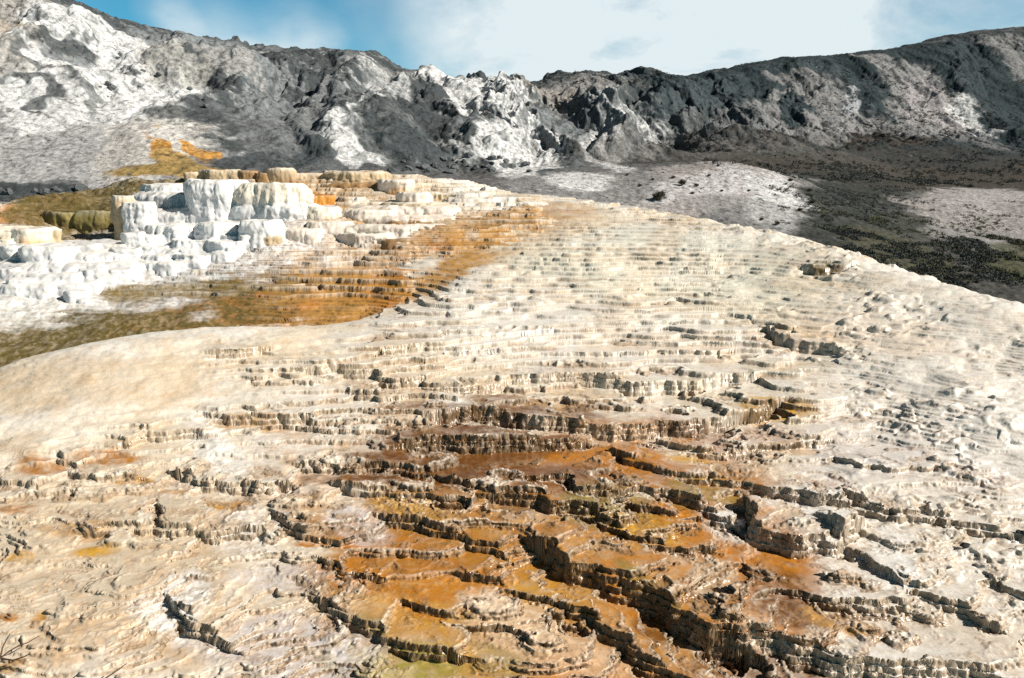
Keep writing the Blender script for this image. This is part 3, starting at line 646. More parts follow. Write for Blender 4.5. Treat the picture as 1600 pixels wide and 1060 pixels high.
# knobbly crust displaced along the normal (popcorn travertine on the risers, rocks on the hill)
def disp(args):
    s = slice(*args)
    x, y, z = X[s], Y[s], Z[s]
    a = noise3(x / .085, y / .085, z / .085); b = noise3(x / .19 + 7, y / .19, z / .19); d = noise3(x / .04 + 3, y / .04, z / .04)
    terr = RG[s] < 2
    e = noise3(x / .30, y / .30 + 4, z / .07)
    wall = np.clip(RI[s] * .6 + sstep(.85, .5, UP[s]), 0, 1)
    dist = sstep(45, 20, R[s])
    k = terr * (wall * (.085 * (np.abs(b) - .2) + .06 * (np.abs(a) - .2) + .035 * e + .008 * d) + (1 - wall) * (.005 * b + .0015 * a + KR[s] * (.02 * np.abs(a) + .008 * d) + ED[s] * (.03 * (np.abs(a) - .1) + .012 * b + .006 * d)))
    h = (~terr) * (.16 * noise3(x / 1.3, y / 1.3, z / 1.3) + .09 * noise3(x / .5, y / .5, z / .5)) * sstep(-.5, 2.5, z) * sstep(36, 50, y) * mix(1, .5, sstep(12, 40, x)) + (~terr) * .035 * noise3(x / .3, y / .3, z / .3)
    fr = sstep(13, 20, R[s])
    k = k * (1 - .85 * fr) + terr * fr * wall * (.07 * noise3(x / .55, y / .55, z / .28) + .03 * (np.abs(noise3(x / .28, y / .28, z / .2)) - .2))
    return k + h
with ThreadPoolExecutor(4) as ex:
    D = np.concatenate(list(ex.map(disp, jobs)))
sg = np.sign(nz_); sg[sg == 0] = 1
X2 = X + nx * sg * D; Y2 = Y + ny * sg * D; Z2 = Z + nz_ * sg * D
def colj(args):
    s = slice(*args)
    o, w = colour(X[s].ravel(), Y[s].ravel(), Z[s].ravel(), RG[s].ravel(), RI[s].ravel(), ED[s].ravel(), FL[s].ravel(), UP[s].ravel(), TI[s].ravel(), KR[s].ravel())
    return o, w
with ThreadPoolExecutor(4) as ex:
    rr = list(ex.map(colj, jobs))
COLR = np.concatenate([a for a, b in rr]); WET = np.concatenate([b for a, b in rr])

def mesh_from(name, V, Fq, mat, colr=None, wet=None, smooth=True, parent=None):
    me = bpy.data.meshes.new(name)
    me.vertices.add(len(V)); me.vertices.foreach_set('co', np.ascontiguousarray(V, np.float32).ravel())
    k = Fq.shape[1]
    me.loops.add(len(Fq) * k); me.loops.foreach_set('vertex_index', np.ascontiguousarray(Fq, np.int32).ravel())
    me.polygons.add(len(Fq)); me.polygons.foreach_set('loop_start', np.arange(0, len(Fq) * k, k, dtype=np.int32))
    me.update(calc_edges=True)
    me.polygons.foreach_set('use_smooth', np.full(len(Fq), smooth))
    if colr is not None:
        a = me.attributes.new('mineral', 'FLOAT_COLOR', 'POINT')
        a.data.foreach_set('color', np.concatenate([colr, np.ones((len(colr), 1), np.float32)], 1).astype(np.float32).ravel())
    if wet is not None:
        a = me.attributes.new('wetness', 'FLOAT', 'POINT'); a.data.foreach_set('value', wet.astype(np.float32))
    me.materials.append(mat)
    o = bpy.data.objects.new(name, me); COL.objects.link(o)
    if parent:
        o.parent = parent
    return o

def mineral_material(name, fine, bump, rough=.75, wetrough=.28, var=.25, spec=.35):
    m = bpy.data.materials.new(name); m.use_nodes = True
    n = m.node_tree.nodes; l = m.node_tree.links
    b = n['Principled BSDF']
    at = n.new('ShaderNodeAttribute'); at.attribute_name = 'mineral'
    aw = n.new('ShaderNodeAttribute'); aw.attribute_name = 'wetness'
    tc = n.new('ShaderNodeTexCoord')
    n1 = n.new('ShaderNodeTexNoise'); n1.inputs['Scale'].default_value = fine; n1.inputs['Detail'].default_value = 6; n1.inputs['Roughness'].default_value = .65
    l.new(tc.outputs['Object'], n1.inputs['Vector'])
    mr = n.new('ShaderNodeMapRange'); mr.inputs[1].default_value = .3; mr.inputs[2].default_value = .7; mr.inputs[3].default_value = 1 - var; mr.inputs[4].default_value = 1 + var * .8
    l.new(n1.outputs['Fac'], mr.inputs[0])
    mx = n.new('ShaderNodeVectorMath'); mx.operation = 'SCALE'
    l.new(at.outputs['Color'], mx.inputs[0]); l.new(mr.outputs[0], mx.inputs['Scale'])
    l.new(mx.outputs[0], b.inputs['Base Color'])
    r = n.new('ShaderNodeMapRange'); r.inputs[3].default_value = rough; r.inputs[4].default_value = wetrough
    l.new(aw.outputs['Fac'], r.inputs[0]); l.new(r.outputs[0], b.inputs['Roughness'])
    b.inputs['Specular IOR Level'].default_value = spec
    bp = n.new('ShaderNodeBump'); bp.inputs['Strength'].default_value = .6; bp.inputs['Distance'].default_value = bump
    l.new(n1.outputs['Fac'], bp.inputs['Height']); l.new(bp.outputs[0], b.inputs['Normal'])
    return m
M_TRAV = mineral_material('travertine', 22, .006, var=.14, wetrough=.16, spec=.5)
M_HILL = mineral_material('weathered_rock', 3.5, .14, rough=.9, wetrough=.9, var=.42, spec=.2)
def speckle(m, scale, lo, hi, dark):
    """small stones and low plants scattered over the soil"""
    n = m.node_tree.nodes; l = m.node_tree.links; b = n['Principled BSDF']
    src = b.inputs['Base Color'].links[0].from_socket
    tc = n.new('ShaderNodeTexCoord'); t = n.new('ShaderNodeTexNoise'); t.inputs['Scale'].default_value = scale; t.inputs['Detail'].default_value = 8; t.inputs['Roughness'].default_value = .75
    l.new(tc.outputs['Object'], t.inputs['Vector'])
    r = n.new('ShaderNodeMapRange'); r.inputs[1].default_value = lo; r.inputs[2].default_value = hi; r.inputs[3].default_value = 1; r.inputs[4].default_value = dark
    l.new(t.outputs['Fac'], r.inputs[0])
    mx = n.new('ShaderNodeVectorMath'); mx.operation = 'SCALE'; l.new(src, mx.inputs[0]); l.new(r.outputs[0], mx.inputs['Scale']); l.new(mx.outputs[0], b.inputs['Base Color'])
speckle(M_HILL, 1.6, .54, .62, .38)

V = np.stack([X2.ravel(), Y2.ravel(), Z2.ravel()], 1)
idx = np.arange(NC * NRO).reshape(NC, NRO)
Q = np.stack([idx[:-1, :-1], idx[1:, :-1], idx[1:, 1:], idx[:-1, 1:]], -1).reshape(-1, 4)
qr = RG[:-1, :-1].ravel()
for g, name, mat in ((0, 'terraced_ground', M_TRAV), (1, 'terraced_channel_ground', M_TRAV), (2, 'hills', M_HILL)):
    q = Q[qr == g]
    u_, inv = np.unique(q, return_inverse=True)
    o = mesh_from(name, V[u_], inv.reshape(-1, 4), mat, COLR[u_], WET[u_])
    o['kind'] = 'structure'

# ------------------------------------------------------------------ free-standing travertine basins (drums with fluted, overhanging walls)
def thing(name, label, cat, loc=(0, 0, 0), group=None):
    o = bpy.data.objects.new(name, None); COL.objects.link(o)
    o.location = loc; o['label'] = label; o['category'] = cat
    o.empty_display_size = .3
    if group:
        o['group'] = group
    return o
def ground_at(u, v, surf=None):
    return hit(u, v, 0, surf)

def basin(parent, uL, uR, vT, vB, top, side, low=None, taper=.9, Y=None, deep=.75, seed=0, lean=0.0):
    """one basin: photograph extents of its front -> drum standing on the slope"""
    rs = np.random.RandomState(seed + int(uL * 7 + vT))
    uc = (uL + uR) / 2
    if Y is None:
        Y = hit(uc, vB, 0, S2)[1] - .1
    f = P(uc, vT, Y); rx = (uR - uL) / 2 * Y / F * 1.04; ry = min(rx * deep, 1.1)
    zt = f[2]; zb = P(uc, vB, Y)[2] - .35
    H = zt - zb
    na = int(np.clip(rx * 2 * np.pi / .035, 90, 420)); nh = int(np.clip(H / .03, 14, 90)); nt = 14
    th = np.linspace(0, 2 * np.pi, na, endpoint=False)
    ce, se = np.cos(th), np.sin(th)
    e = 2 / 2.2
    ex = np.sign(ce) * np.abs(ce) ** e; ey = np.sign(se) * np.abs(se) ** e
    lob = 1 + .10 * noise2(ce * 1.3 + seed, se * 1.3 + uc) + .05 * noise2(ce * 3.5 + seed * 3, se * 3.5 + uc)
    lob = lob + (.05 * noise2(ce * rx * 1.6 + 7, se * rx * 1.6 + uc) if rx > 1.2 else 0) - (.04 * np.abs(noise2(ce * rx * 3, se * rx * 3 + uc)) if rx > 1.2 else 0) - .05 * np.abs(noise2(ce * 5 + 3, se * 5 + uc))
    rows = []
    kk = []
    for i in range(nh):                                   # wall, bottom to top
        t = i / (nh - 1)
        k = taper + (1 - taper) * (t ** .6) + .07 * math.sin(t * math.pi) + .03 * math.sin(t * 9 + seed) - .10 * max(0, (t - .82) / .18) ** 2
        rows.append((k, zb + H * t, 0)); kk.append(1)
    for i in range(1, nt + 1):                            # rounded rim, then the shallow pool floor
        t = i / nt
        k = (1 - t) * .90
        rows.append((max(k, .0), zt + (.012 * math.sin(min(1, t * 6) * math.pi) - .05 * sstep(.05, .2, t)) * min(1, rx), 1)); kk.append(0)
    rows = rows[:-1] + [(0.02, rows[-1][1], 1)]
    K = np.array([r[0] for r in rows])[:, None]; ZZ = np.array([r[1] for r in rows])[:, None] + 0 * ex[None]
    xx = f[0] + rx * K * ex[None] * lob[None] + lean * (zt - ZZ)
    yy = f[1] + ry + ry * K * ey[None] * lob[None]
    wl_ = np.array(kk)[:, None]
    ox, oy = ex[None] + 0 * K, ey[None] + 0 * K
    l = np.hypot(ox, oy); ox /= l; oy /= l
    fl = noise3(xx / .10, yy / .10, ZZ / .42); kn = noise3(xx / .07 + 5, yy / .07, ZZ / .07); bg_ = noise3(xx / .45, yy / .45, ZZ / .5 + 3)
    d = wl_ * (.045 * fl - .05 * np.abs(fl) + .018 * kn + .09 * bg_) * min(1, rx * 1.5) + (1 - wl_) * 0
    xx = xx + ox * d; yy = yy + oy * d
    ZZ = ZZ + (1 - wl_) * (.01 * kn) + .05 * noise2(xx / .8, yy / .8) * np.minimum(1, (ZZ - zb) / H)
    nrow = len(rows)
    V = np.stack([xx.ravel(), yy.ravel(), ZZ.ravel()], 1)
    a = np.arange(nrow * na).reshape(nrow, na); b = np.roll(a, -1, 1)
    Qd = np.stack([a[:-1], b[:-1], b[1:], a[1:]], -1).reshape(-1, 4)
    Qd = np.concatenate([Qd, np.array([[0, i_, min(i_ + 1, na - 1), i_ + 2 if i_ + 2 < na else na - 1] for i_ in range(1, na - 2, 2)])])
    t = np.clip((ZZ - zb) / H, 0, 1)
    side = np.array(side); top = np.array(top); low_ = np.array(low if low is not None else side)
    n1 = noise3(xx / .3, yy / .3, ZZ / 1.0)[..., None]
    cw = low_ + (side - low_) * sstep(.25, .75, t + .25 * n1[..., 0])[..., None]
    cc = np.where(wl_[..., None] > 0, cw, top)
    rim = np.exp(-((t - 1) / .08) ** 2)[..., None] * wl_[..., None]
    cc = cc * (1 - .5 * rim) + np.array((.84, .80, .72)) * .5 * rim * (.4 + .6 * (side.mean() > .35))+ cc * .5 * rim * (.6 - .6 * (side.mean() > .35))
    cc = np.clip(cc * (1 + .30 * n1 + .12 * kn[..., None]), .01, .88)
    parent.append((V, Qd, cc.reshape(-1, 3).astype(np.float32)))
def fused(name, label, drums, voxel=.04):
    """the overlapping basins grown together into one continuous mass of flowstone"""
    from mathutils.kdtree import KDTree
    Vs, Fs, Cs = [], [], []; n = 0
    for V, Fq, c in drums:
        cap = len(V)
        Vs.append(V); Fs.append(Fq + n); Cs.append(c); n += len(V)
    V = np.concatenate(Vs); Fq = np.concatenate(Fs); Cc = np.concatenate(Cs)
    tmp = mesh_from('raw', V, Fq, M_TRAV)
    md = tmp.modifiers.new('r', 'REMESH'); md.mode = 'VOXEL'; md.voxel_size = voxel; md.adaptivity = 0
    ms = tmp.modifiers.new('s', 'SMOOTH'); ms.factor = .5; ms.iterations = 3
    dg = bpy.context.evaluated_depsgraph_get(); ev = tmp.evaluated_get(dg); me = bpy.data.meshes.new_from_object(ev)
    old = tmp.data; bpy.data.objects.remove(tmp); bpy.data.meshes.remove(old)
    nv = len(me.vertices); co = np.empty(nv * 3, np.float32); me.vertices.foreach_get('co', co); co = co.reshape(-1, 3).astype(float)
    no = np.empty(nv * 3, np.float32); me.vertices.foreach_get('normal', no); no = no.reshape(-1, 3)
    kd = KDTree(len(V))
    for k, q in enumerate(V):
        kd.insert(q, k)
    kd.balance()
    near = np.array([kd.find(q)[1] for q in co]); cc = Cc[near]
    wallm = sstep(.8, .3, no[:, 2]); x, y, z = co.T
    d = wallm * (.05 * (np.abs(noise3(x / .16, y / .16, z / .55)) - .2) + .05 * (np.abs(noise3(x / .30 + 5, y / .30, z / .22)) - .2) + .10 * noise3(x / .7, y / .7 + 3, z / .6) + .012 * noise3(x / .06, y / .06, z / .10)) + (1 - wallm) * .02 * noise3(x / .2, y / .2, z / .2)
    co = co + no * d[:, None]
    me.vertices.foreach_set('co', co.astype(np.float32).ravel())
    a = me.attributes.new('mineral', 'FLOAT_COLOR', 'POINT')
    a.data.foreach_set('color', np.concatenate([cc, np.ones((nv, 1))], 1).astype(np.float32).ravel())
    a = me.attributes.new('wetness', 'FLOAT', 'POINT'); a.data.foreach_set('value', ((1 - wallm) * .6).astype(np.float32))
    bm = bmesh.new(); bm.from_mesh(me); bm.verts.ensure_lookup_table(); lab_ = [-1] * len(bm.verts); sizes = []
    for v0 in bm.verts:
        if lab_[v0.index] >= 0:
            continue
        g = len(sizes); st_ = [v0]; lab_[v0.index] = g; c_ = 0
        while st_:
            v_ = st_.pop(); c_ += 1
            for e_ in v_.link_edges:
                o_ = e_.other_vert(v_)
                if lab_[o_.index] < 0:
                    lab_[o_.index] = g; st_.append(o_)
        sizes.append(c_)
    if len(sizes) > 1:
        keep = int(np.argmax(sizes))
        bmesh.ops.delete(bm, geom=[v_ for v_ in bm.verts if lab_[v_.index] != keep], context='VERTS'); bm.to_mesh(me)
    bm.free()
    me.polygons.foreach_set('use_smooth', np.ones(len(me.polygons), bool)); me.materials.clear(); me.materials.append(M_TRAV); me.update()
    me.name = name
    o = bpy.data.objects.new(name, me); COL.objects.link(o); o['label'] = label; o['category'] = 'travertine formation'
    return o

WH = (.76, .75, .75); WS = (.70, .69, .69); CRM = (.78, .70, .58); TN = (.50, .38, .24); BR = (.30, .17, .07); OR = (.58, .25, .04); OL = (.20, .16, .05); PK = (.74, .64, .56); DK = (.16, .11, .05)
sets = [
 ('travertine_mound', 'tall stacked white travertine mound with fluted rounded walls, left of centre below the dark cliff', [
  (192, 470, 300, 345, WH, WS, None, .95, 29.7), (186, 500, 326, 372, WH, WS, None, .98, 28.7), (190, 440, 350, 390, WH, WS, None, 1.0, 27.8), (165, 400, 389, 402, WH, WS, None, .99), (180, 380, 399, 413, WH, WS, None, .98), (170, 330, 411, 424, WH, WS, None, .98),
  (210, 290, 288, 336, WH, WS, None, .74), (280, 373, 281, 352, WH, WH, None, .90), (362, 470, 286, 344, WH, CRM, WH, .90), (167, 204, 306, 384, WS, TN, TN, .8, 28.2), (184, 232, 316, 386, WS, WS, None, .8, 27.9),
  (238, 324, 335, 354, WH, WH, None, .9), (300, 372, 348, 380, WH, WH, None, 1.1), (360, 406, 321, 346, WH, WH, None, 1.0), (398, 488, 320, 345, WH, WS, None, 1.0), (462, 524, 323, 344, WH, CRM, None, .92),
  (185, 220, 364, 388, WH, WH, None, .9), (216, 300, 353, 384, WH, WH, None, .9), (368, 432, 345, 384, WH, WH, None, 1.05), (430, 500, 357, 372, CRM, PK, None, .95), (400, 434, 369, 384, CRM, TN, None, .95),
  (163, 210, 389, 408, WH, WS, None, .9), (206, 262, 384, 400, WH, WS, None, .9), (256, 322, 376, 400, WH, WS, None, .95), (312, 382, 377, 398, WH, WH, None, 1.0), (260, 328, 399, 417, WH, WS, None, .92), (325, 360, 396, 410, WH, WS, None, .95)]),
 ('travertine_terrace', 'low white scalloped travertine steps at the far left edge, below the shadowed wall', [
  (-40, 170, 383, 396, WH, WS, None, .98), (-40, 200, 396, 412, WH, WS, None, .98), (-40, 215, 412, 428, WH, WS, None, .98), (-40, 190, 428, 446, WH, WS, None, .98), (-40, 130, 446, 462, WS, WS, None, .98),
  (-25, 62, 357, 381, CRM, CRM, OCHRE, .95), (60, 90, 359, 380, CRM, TN, None, .95), (17, 97, 385, 422, WH, WS, None, .84), (-10, 28, 384, 405, WH, WS, None, .9), (93, 145, 383, 405, WH, WS, None, .95), (50, 118, 410, 427, WH, WS, None, .92),
  (135, 164, 391, 405, WH, CRM, None, .9), (114, 152, 411, 429, WH, WS, None, .9), (148, 180, 410, 422, WH, CRM, None, .9), (176, 208, 409, 421, WH, WS, None, .9), (206, 266, 408, 422, WH, WS, None, .92),
  (50, 97, 427, 440, WH, WS, None, .9), (116, 158, 422, 446, WH, WS, None, 1.0), (155, 198, 421, 442, WH, WS, None, 1.0), (5, 46, 437, 458, WH, WS, None, .98), (43, 90, 440, 454, WH, WS, None, .95), (92, 130, 455, 471, WS, WS, None, .95), (-10, 22, 420, 437, WH, WS, None, .9)]),
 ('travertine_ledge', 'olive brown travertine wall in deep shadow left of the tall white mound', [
  (58, 115, 331, 366, DKOLIVE, OL, DK, .97, 29.9), (104, 176, 330, 384, DKOLIVE, OL, DK, .97, 29.8)]),  # olive brown wall; its darker tops put the shadow into the colour
 ('travertine_rampart', 'long brown fluted travertine rampart along the top, behind the white mound', [
  (290, 510, 271, 300, OCHRE, TN, BR, .97, 33.6), (480, 640, 283, 314, TN, BR, DK, .97, 33.2), (285, 305, 268, 284, OCHRE, TN, BR, .9), (300, 371, 265, 287, OCHRE, TN, BR, .94), (368, 400, 267, 287, OCHRE, BR, DK, .94), (396, 416, 270, 288, OCHRE, BR, DK, .94), (411, 455, 263, 288, OCHRE, TN, BR, .95), (450, 502, 264, 305, OCHRE, TN, TN, .93), (498, 545, 275, 306, TN, BR, DK, .95),
  (532, 574, 285, 306, TN, BR, DK, .95), (562, 608, 296, 314, OLIVE, DK, BR, .95), (500, 600, 268, 290, OCHRE, TN, BR, .95), (590, 640, 280, 300, CRM, PK, OCHRE, .97)]),
 ('travertine_basin', 'small bright orange travertine basin at the right foot of the white mound', [
  (457, 517, 305, 321, ORANGE, OR, OR, .9)]),
 ('travertine_step', 'pale pinkish travertine steps right of the white mound, each rim level', [
  (470, 690, 352, 366, CRM, PK, None, .98), (520, 700, 337, 350, CRM, PK, BR, .98), (540, 720, 322, 336, CRM, PK, BR, .98), (472, 545, 347, 363, CRM, PK, None, .95), (530, 610, 328, 346, CRM, PK, BR, .95), (590, 700, 318, 330, CRM, TN, BR, .95), (520, 606, 366, 379, CRM, PK, None, .95), (600, 680, 340, 350, CRM, BR, None, .95), (575, 655, 374, 384, CRM, BR, DK, .95),
  (620, 668, 300, 318, CRM, PK, None, .95), (664, 725, 303, 314, CRM, TN, BR, .95), (418, 484, 374, 389, CRM, OCHRE, ORANGE, .95)]),
]
rs_ = np.random.RandomState(2)
for nm_, lab, L in sets:
    drums = []
    for k, a in enumerate(L):
        basin(drums, a[0], a[1], a[2], a[3], a[4], a[5], a[6], a[7], Y=(a[8] if len(a) > 8 else None), seed=k)
        w = a[1] - a[0]
        if 36 < w < 110 and len(a) < 9 and a[2] > 330:                                       # lesser shelves growing out of the wall foot
            for q in range(3):
                uu = a[0] + w * rs_.uniform(-.05, .75); ww = w * rs_.uniform(.25, .5); vv = a[2] + (a[3] - a[2]) * rs_.uniform(.45, .85)
                basin(drums, uu, uu + ww, vv, a[3] + 2, a[4], a[5], a[6], .96, seed=k * 7 + q)
    fused(nm_, lab, drums)

# ------------------------------------------------------------------ loose things
def ground_xy(x, y):
    x = np.atleast_1d(np.asarray(x, float)); y = np.atleast_1d(np.asarray(y, float))
    return height(np.arctan2(x, y)[:, None], np.hypot(x, y)[:, None])[0][:, 0]
def ground_pix(u, v):
    """first point of the built terrain seen at a photograph pixel"""
    d = ray_dir(u, v); q = d[None] * (_Ys / d[1])[:, None]
    h = ground_xy(q[:, 0], q[:, 1]); k = np.nonzero(q[:, 2] < h)[0]
    i = k[0] if len(k) else len(q) - 1
    return np.array([q[i, 0], q[i, 1], ground_xy(q[i, 0], q[i, 1])[0]])

def simple_mat(name, col, rough=.85, noise_scale=8, var=.35, bump=.02):
    m = bpy.data.materials.new(name); m.use_nodes = True
    n = m.node_tree.nodes; l = m.node_tree.links; b = n['Principled BSDF']
    tc = n.new('ShaderNodeTexCoord'); t = n.new('ShaderNodeTexNoise'); t.inputs['Scale'].default_value = noise_scale; t.inputs['Detail'].default_value = 5
    l.new(tc.outputs['Object'], t.inputs['Vector'])
    cr = n.new('ShaderNodeMix'); cr.data_type = 'RGBA'
    cr.inputs[6].default_value = tuple(c * (1 - var) for c in col) + (1,); cr.inputs[7].default_value = tuple(min(1, c * (1 + var)) for c in col) + (1,)
    l.new(t.outputs['Fac'], cr.inputs[0]); l.new(cr.outputs[2], b.inputs['Base Color'])
    b.inputs['Roughness'].default_value = rough
    bp = n.new('ShaderNodeBump'); bp.inputs['Distance'].default_value = bump; l.new(t.outputs['Fac'], bp.inputs['Height']); l.new(bp.outputs[0], b.inputs['Normal'])
    return m
M_ROCK = simple_mat('dark_boulder_rock', (.10, .11, .115), noise_scale=3, bump=.05)
M_STONE = simple_mat('black_stone', (.03, .03, .032), noise_scale=20)
M_TWIG = simple_mat('dry_wood', (.10, .055, .035), noise_scale=30)
M_LEAF = simple_mat('dark_sage_leaf', (.055, .05, .03), noise_scale=6)
M_LEAF2 = simple_mat('olive_scrub_leaf', (.075, .08, .03), noise_scale=.6, var=.6)
M_DARKSCRUB = simple_mat('dark_scrub_leaf', (.03, .038, .036), noise_scale=.6, var=.5)

import bmesh
def rock_mesh(name, seed, mat, sub=4, sq=.7):
    bm = bmesh.new(); bmesh.ops.create_icosphere(bm, subdivisions=sub, radius=1.0)
    me = bpy.data.meshes.new(name); bm.to_mesh(me); bm.free()
    v = np.empty(len(me.vertices) * 3, np.float32); me.vertices.foreach_get('co', v); v = v.reshape(-1, 3)
    rs = np.random.RandomState(seed)
    for k in range(14):                                   # knock flat facets off
        n = rs.randn(3); n /= np.linalg.norm(n); dpl = .50 + .30 * rs.rand()
        h = v @ n; o = np.maximum(0, h - dpl); v -= o[:, None] * n[None]
    f = 1 + .16 * noise3(v[:, 0] * 1.5 + seed, v[:, 1] * 1.5, v[:, 2] * 1.5) + .07 * noise3(v[:, 0] * 5 + seed, v[:, 1] * 5, v[:, 2] * 5)
    v = v * f[:, None] * np.array([1, .85, sq])
    me.vertices.foreach_set('co', v.astype(np.float32).ravel()); me.materials.append(mat); me.update()
    return me
def put(name, me, x, y, z, sc, rz, label, cat, group=None):
    o = bpy.data.objects.new(name, me); COL.objects.link(o)
    o.location = (x, y, z); o.scale = (sc,) * 3 if np.isscalar(sc) else sc; o.rotation_euler = (0, 0, rz)
    o['label'] = label; o['category'] = cat
    if group:
        o['group'] = group
    return o
rnd = random.Random(5)
st = rock_mesh('stone', 3, M_STONE, 4, .55)
p = ground_pix(1508, 856)
put('stone', st, p[0], p[1], p[2] + .03, (.11, .1, .09), .3, 'small jet black stone lying on the pale flank at right', 'stone')
p = ground_pix(1592, 834)
put('stone', rock_mesh('stone_pebble', 9, M_STONE, 3, .7), p[0], p[1], p[2] + .02, (.055, .05, .05), .3, 'tiny dark pebble at the right edge of the picture', 'stone')
# boulders under the cliffs
bms = [rock_mesh('boulder', 20 + k, M_ROCK, 4, .8) for k in range(5)]
spots = []
for k in range(30):
    spots.append((rnd.uniform(0, 150), rnd.uniform(296, 322), rnd.uniform(.12, .42), 0))
for k in range(40):
    spots.append((rnd.uniform(600, 830), rnd.uniform(246, 270), rnd.uniform(.12, .4), 1))
for k in range(14):
    spots.append((rnd.uniform(150, 330), rnd.uniform(90, 170), rnd.uniform(.12, .35), 2))
BL = ['dark boulder in the jumble at the foot of the left slope', 'dark boulder in the rubble below the central cliff', 'grey boulder lying on the white upper left slope']
BG = ['boulders at the foot of the left slope', 'boulders in the rubble below the central cliff', 'boulders on the white upper left slope']
for k, (u, v, r, g) in enumerate(spots):
    p = ground_pix(u, v)
    if p[1] < 36:
        continue
    put('boulder', bms[k % 5], p[0], p[1], p[2] + r * .2, (r * rnd.uniform(.8, 1.3), r, r * rnd.uniform(.6, 1)), rnd.uniform(0, 6), BL[g], 'boulder', BG[g])

# shrubs: woody stems with many small leaves
def shrub_parts(seed, n=900, w=1.0, h=.7):
    rs = np.random.RandomState(seed); V = []; Fc = []
    c = []
    for k in range(26):
        a = rs.rand() * 6.28; r = rs.rand() ** .6 * .42 * w; c.append((math.cos(a) * r, math.sin(a) * r, h * (.3 + .6 * rs.rand() * (1 - r))))
    c = np.array(c)
    for k in range(n):
        q = c[rs.randint(len(c))] + rs.randn(3) * .075 * w
        q[2] = max(q[2], .02)
        a = rs.randn(3); a /= np.linalg.norm(a); b = np.cross(a, rs.randn(3)); b /= np.linalg.norm(b)
        L = .035 * w * (1 + rs.rand()); i = len(V)
        V += [q - a * L, q + b * L * .4, q + a * L, q - b * L * .4]; Fc.append([i, i + 1, i + 2, i + 3])
    return np.array(V), np.array(Fc), c
def tube(V, Fc, p0, p1, r0, r1, n=6):
    p0 = np.array(p0, float); p1 = np.array(p1, float); d = p1 - p0; d = d / (np.linalg.norm(d) + 1e-9)
    a = np.cross(d, [0, 0, 1.0]) if abs(d[2]) < .95 else np.cross(d, [1.0, 0, 0]); a /= np.linalg.norm(a); b = np.cross(d, a)
    i = len(V)
    for p, r in ((p0, r0), (p1, r1)):
        for k in range(n):
            t = 2 * math.pi * k / n; V.append(p + (a * math.cos(t) + b * math.sin(t)) * r)
    for k in range(n):
        Fc.append([i + k, i + (k + 1) % n, i + n + (k + 1) % n, i + n + k])
def stems(c, parent, name='stem', mat=None):
    V = []; Fc = []
    for q in c:
        mid = np.array([q[0] * .4, q[1] * .4, q[2] * .5]); tube(V, Fc, (0, 0, -.05), mid, .02, .014); tube(V, Fc, mid, q, .014, .005)
    return mesh_from(name, np.array(V), np.array(Fc), mat or M_TWIG, parent=parent, smooth=True)
def shrub(u, v, w, h, label, mat, seed, group=None, proto=None):
    p = ground_pix(u, v)
    r = thing('shrub', label, 'shrub', tuple(p), group)
    if proto is None:
        Vv, Fc, c = shrub_parts(seed, 1500)
        mesh_from('foliage', Vv, Fc, mat, parent=r, smooth=False); stems(c, r)
    else:
        for ch in proto.children:
            d = ch.copy(); COL.objects.link(d); d.parent = r
    r.scale = (w, w, h)
    return r
shrub(1031, 314, .75, .7, 'dark brown rounded shrub at the crest of the terraces, below the pale mound', M_LEAF, 1)
ps = shrub(1066, 290, .5, .45, 'small low dark shrub on the grey gravel mound', M_LEAF, 2, 'low shrubs dotted on the gravel mound')
for (u, v, q) in [(1088, 292, .6), (1082, 304, .45), (1108, 276, .5), (1128, 300, .4), (1000, 292, .45), (1020, 282, .4), (1235, 284, .7), (1265, 300, .7), (980, 275, .4), (1052, 279, .5), (1215, 352, .5), (1190, 345, .45), (1170, 300, .4), (1270, 318, .7), (1250, 330, .6)]:
    shrub(u, v, q * .55, q * .4, 'small low dark shrub on the grey gravel mound', M_LEAF, 3, 'low shrubs dotted on the gravel mound', ps)

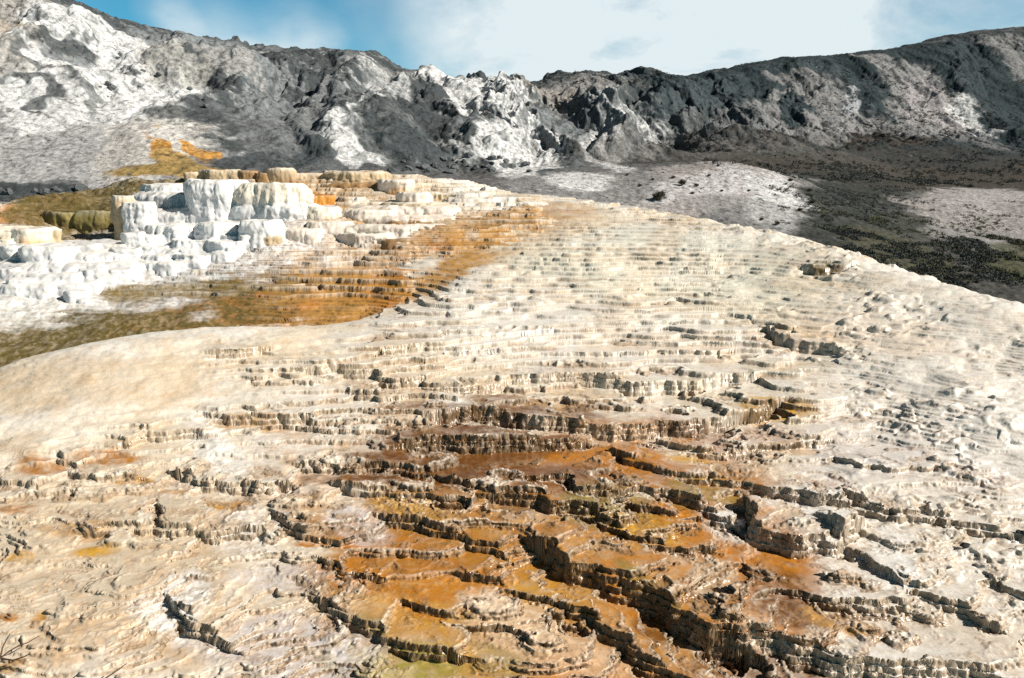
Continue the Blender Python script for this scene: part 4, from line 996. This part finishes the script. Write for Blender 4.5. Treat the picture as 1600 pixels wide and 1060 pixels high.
# scrub too dense to count: tufts of thin leaves
def scrub(name, label, regions, mat, seed):
    rs = np.random.RandomState(seed); V = []; 
    A = []
    for (u0, u1, v0, v1, n, h0, h1) in regions:
        # sample world positions of the corners, then scatter in world space
        cs = np.array([hit(u, v, 0, S3)[:2] for u, v in ((u0, v0), (u1, v0), (u1, v1), (u0, v1))])
        s_, t_ = rs.rand(n), rs.rand(n)
        q = (cs[0] * ((1 - s_) * (1 - t_))[:, None] + cs[1] * (s_ * (1 - t_))[:, None] + cs[2] * (s_ * t_)[:, None] + cs[3] * ((1 - s_) * t_)[:, None])
        soft = np.minimum(np.minimum(s_, 1 - s_), np.minimum(t_, 1 - t_)) * 3.0
        keep = fbm(q[:, 0], q[:, 1], 2.8, 3, .6, 88.0) > .22 - np.clip(soft, 0, 1) * .32
        q = q[keep]; z = ground_xy(q[:, 0], q[:, 1])
        hh = h0 + (h1 - h0) * rs.rand(len(q))
        A.append(np.column_stack([q, z, hh]))
    A = np.concatenate(A); nl = 16; n = len(A)
    pass
    base = np.repeat(A[:, :3], nl, 0); H = np.repeat(A[:, 3], nl)
    off = rs.randn(n * nl, 3) * (H * .35)[:, None]; off[:, 2] = np.abs(off[:, 2]) * 1.1
    c = base + off
    a = rs.randn(n * nl, 3); a[:, 2] = np.abs(a[:, 2]) + .3; a /= np.linalg.norm(a, axis=1)[:, None]
    b = np.cross(a, rs.randn(n * nl, 3)); b /= np.linalg.norm(b, axis=1)[:, None]
    L = (H * .35)[:, None]
    Vv = np.stack([c - a * L, c + b * L * .35, c + a * L, c - b * L * .35], 1).reshape(-1, 3)
    Fc = np.arange(len(Vv)).reshape(-1, 4)
    o = mesh_from(name, Vv, Fc, mat, smooth=False); o['kind'] = 'stuff'; o['label'] = label; o['category'] = 'scrub'
scrub('dark_scrub', 'dark low scrub covering the hollow beyond the right crest of the terraces',
      [(1230, 1660, 360, 480, 9000, .04, .17), (1200, 1460, 270, 400, 5000, .04, .14), (1100, 1660, 222, 268, 5000, .08, .26), (1030, 1140, 190, 240, 900, .1, .3), (1150, 1600, 80, 225, 4500, .08, .3), (850, 1130, 124, 140, 500, .1, .35), (900, 1250, 262, 320, 500, .03, .10)], M_DARKSCRUB, 4)
scrub('olive_scrub', 'olive green grass and scrub in the hollow at the right', [(1260, 1640, 310, 460, 3000, .05, .16), (1540, 1660, 370, 440, 900, .07, .2)], M_LEAF2, 6)

# bare twigs reaching in at the lower left
def twig(name, label, chains, lift):
    r0 = hit(*chains[0][0], 0, S1)
    root = thing(name, label, 'twig', tuple(r0))
    for ch in chains:
        V = []; Fc = []; n = len(ch); P3 = []
        for k, (u, v) in enumerate(ch):
            q = hit(u, v, 0, S1); Yq = q[1] - lift * (.4 + .6 * k / (n - 1)); P3.append(P(u, v, Yq) - r0)
        r = .011
        for k in range(n - 1):
            tube(V, Fc, P3[k], P3[k + 1], r * (1 - .7 * k / n), r * (1 - .7 * (k + 1) / n))
        mesh_from('branch', np.array(V), np.array(Fc), M_TWIG, parent=root)
twig('twig', 'bare forked brown twig poking in from the lower left corner', [[(-14, 1042), (0, 1029), (14, 1018), (28, 1010), (44, 1004), (61, 994)], [(0, 1029), (4, 1012), (10, 1000), (16, 990)], [(0, 1029), (20, 1032), (36, 1027), (47, 1022)]], .35)
twig('twig', 'single bare twig tip rising from the bottom edge, second from the left', [[(150, 1076), (165, 1060), (180, 1050), (198, 1037)]], .35)
twig('twig', 'shortest bare twig tip at the bottom edge, between two others', [[(105, 1076), (112, 1062), (121, 1054)]], .3)

# the ground far beyond and around everything
me = bpy.data.meshes.new('ground'); 
gv = []; gf = []
k = 0
ang = np.linspace(0, 2 * np.pi, 64, endpoint=False)
rings = [.5, 4, 12, 30, 80, 250, 900, 2500]
V = []
for r in rings:
    for a in ang:
        V.append((math.sin(a) * r, math.cos(a) * r, -7.6 - (3 if r > 10 else 0)))
V = np.array(V); a = np.arange(len(V)).reshape(len(rings), 64); b = np.roll(a, -1, 1)
Fg = np.stack([a[:-1], a[1:], b[1:], b[:-1]], -1).reshape(-1, 4)
M_GROUND = simple_mat('plain_soil', (.2, .18, .16), noise_scale=.5)
o = mesh_from('ground', V, Fg, M_GROUND); o['kind'] = 'structure'
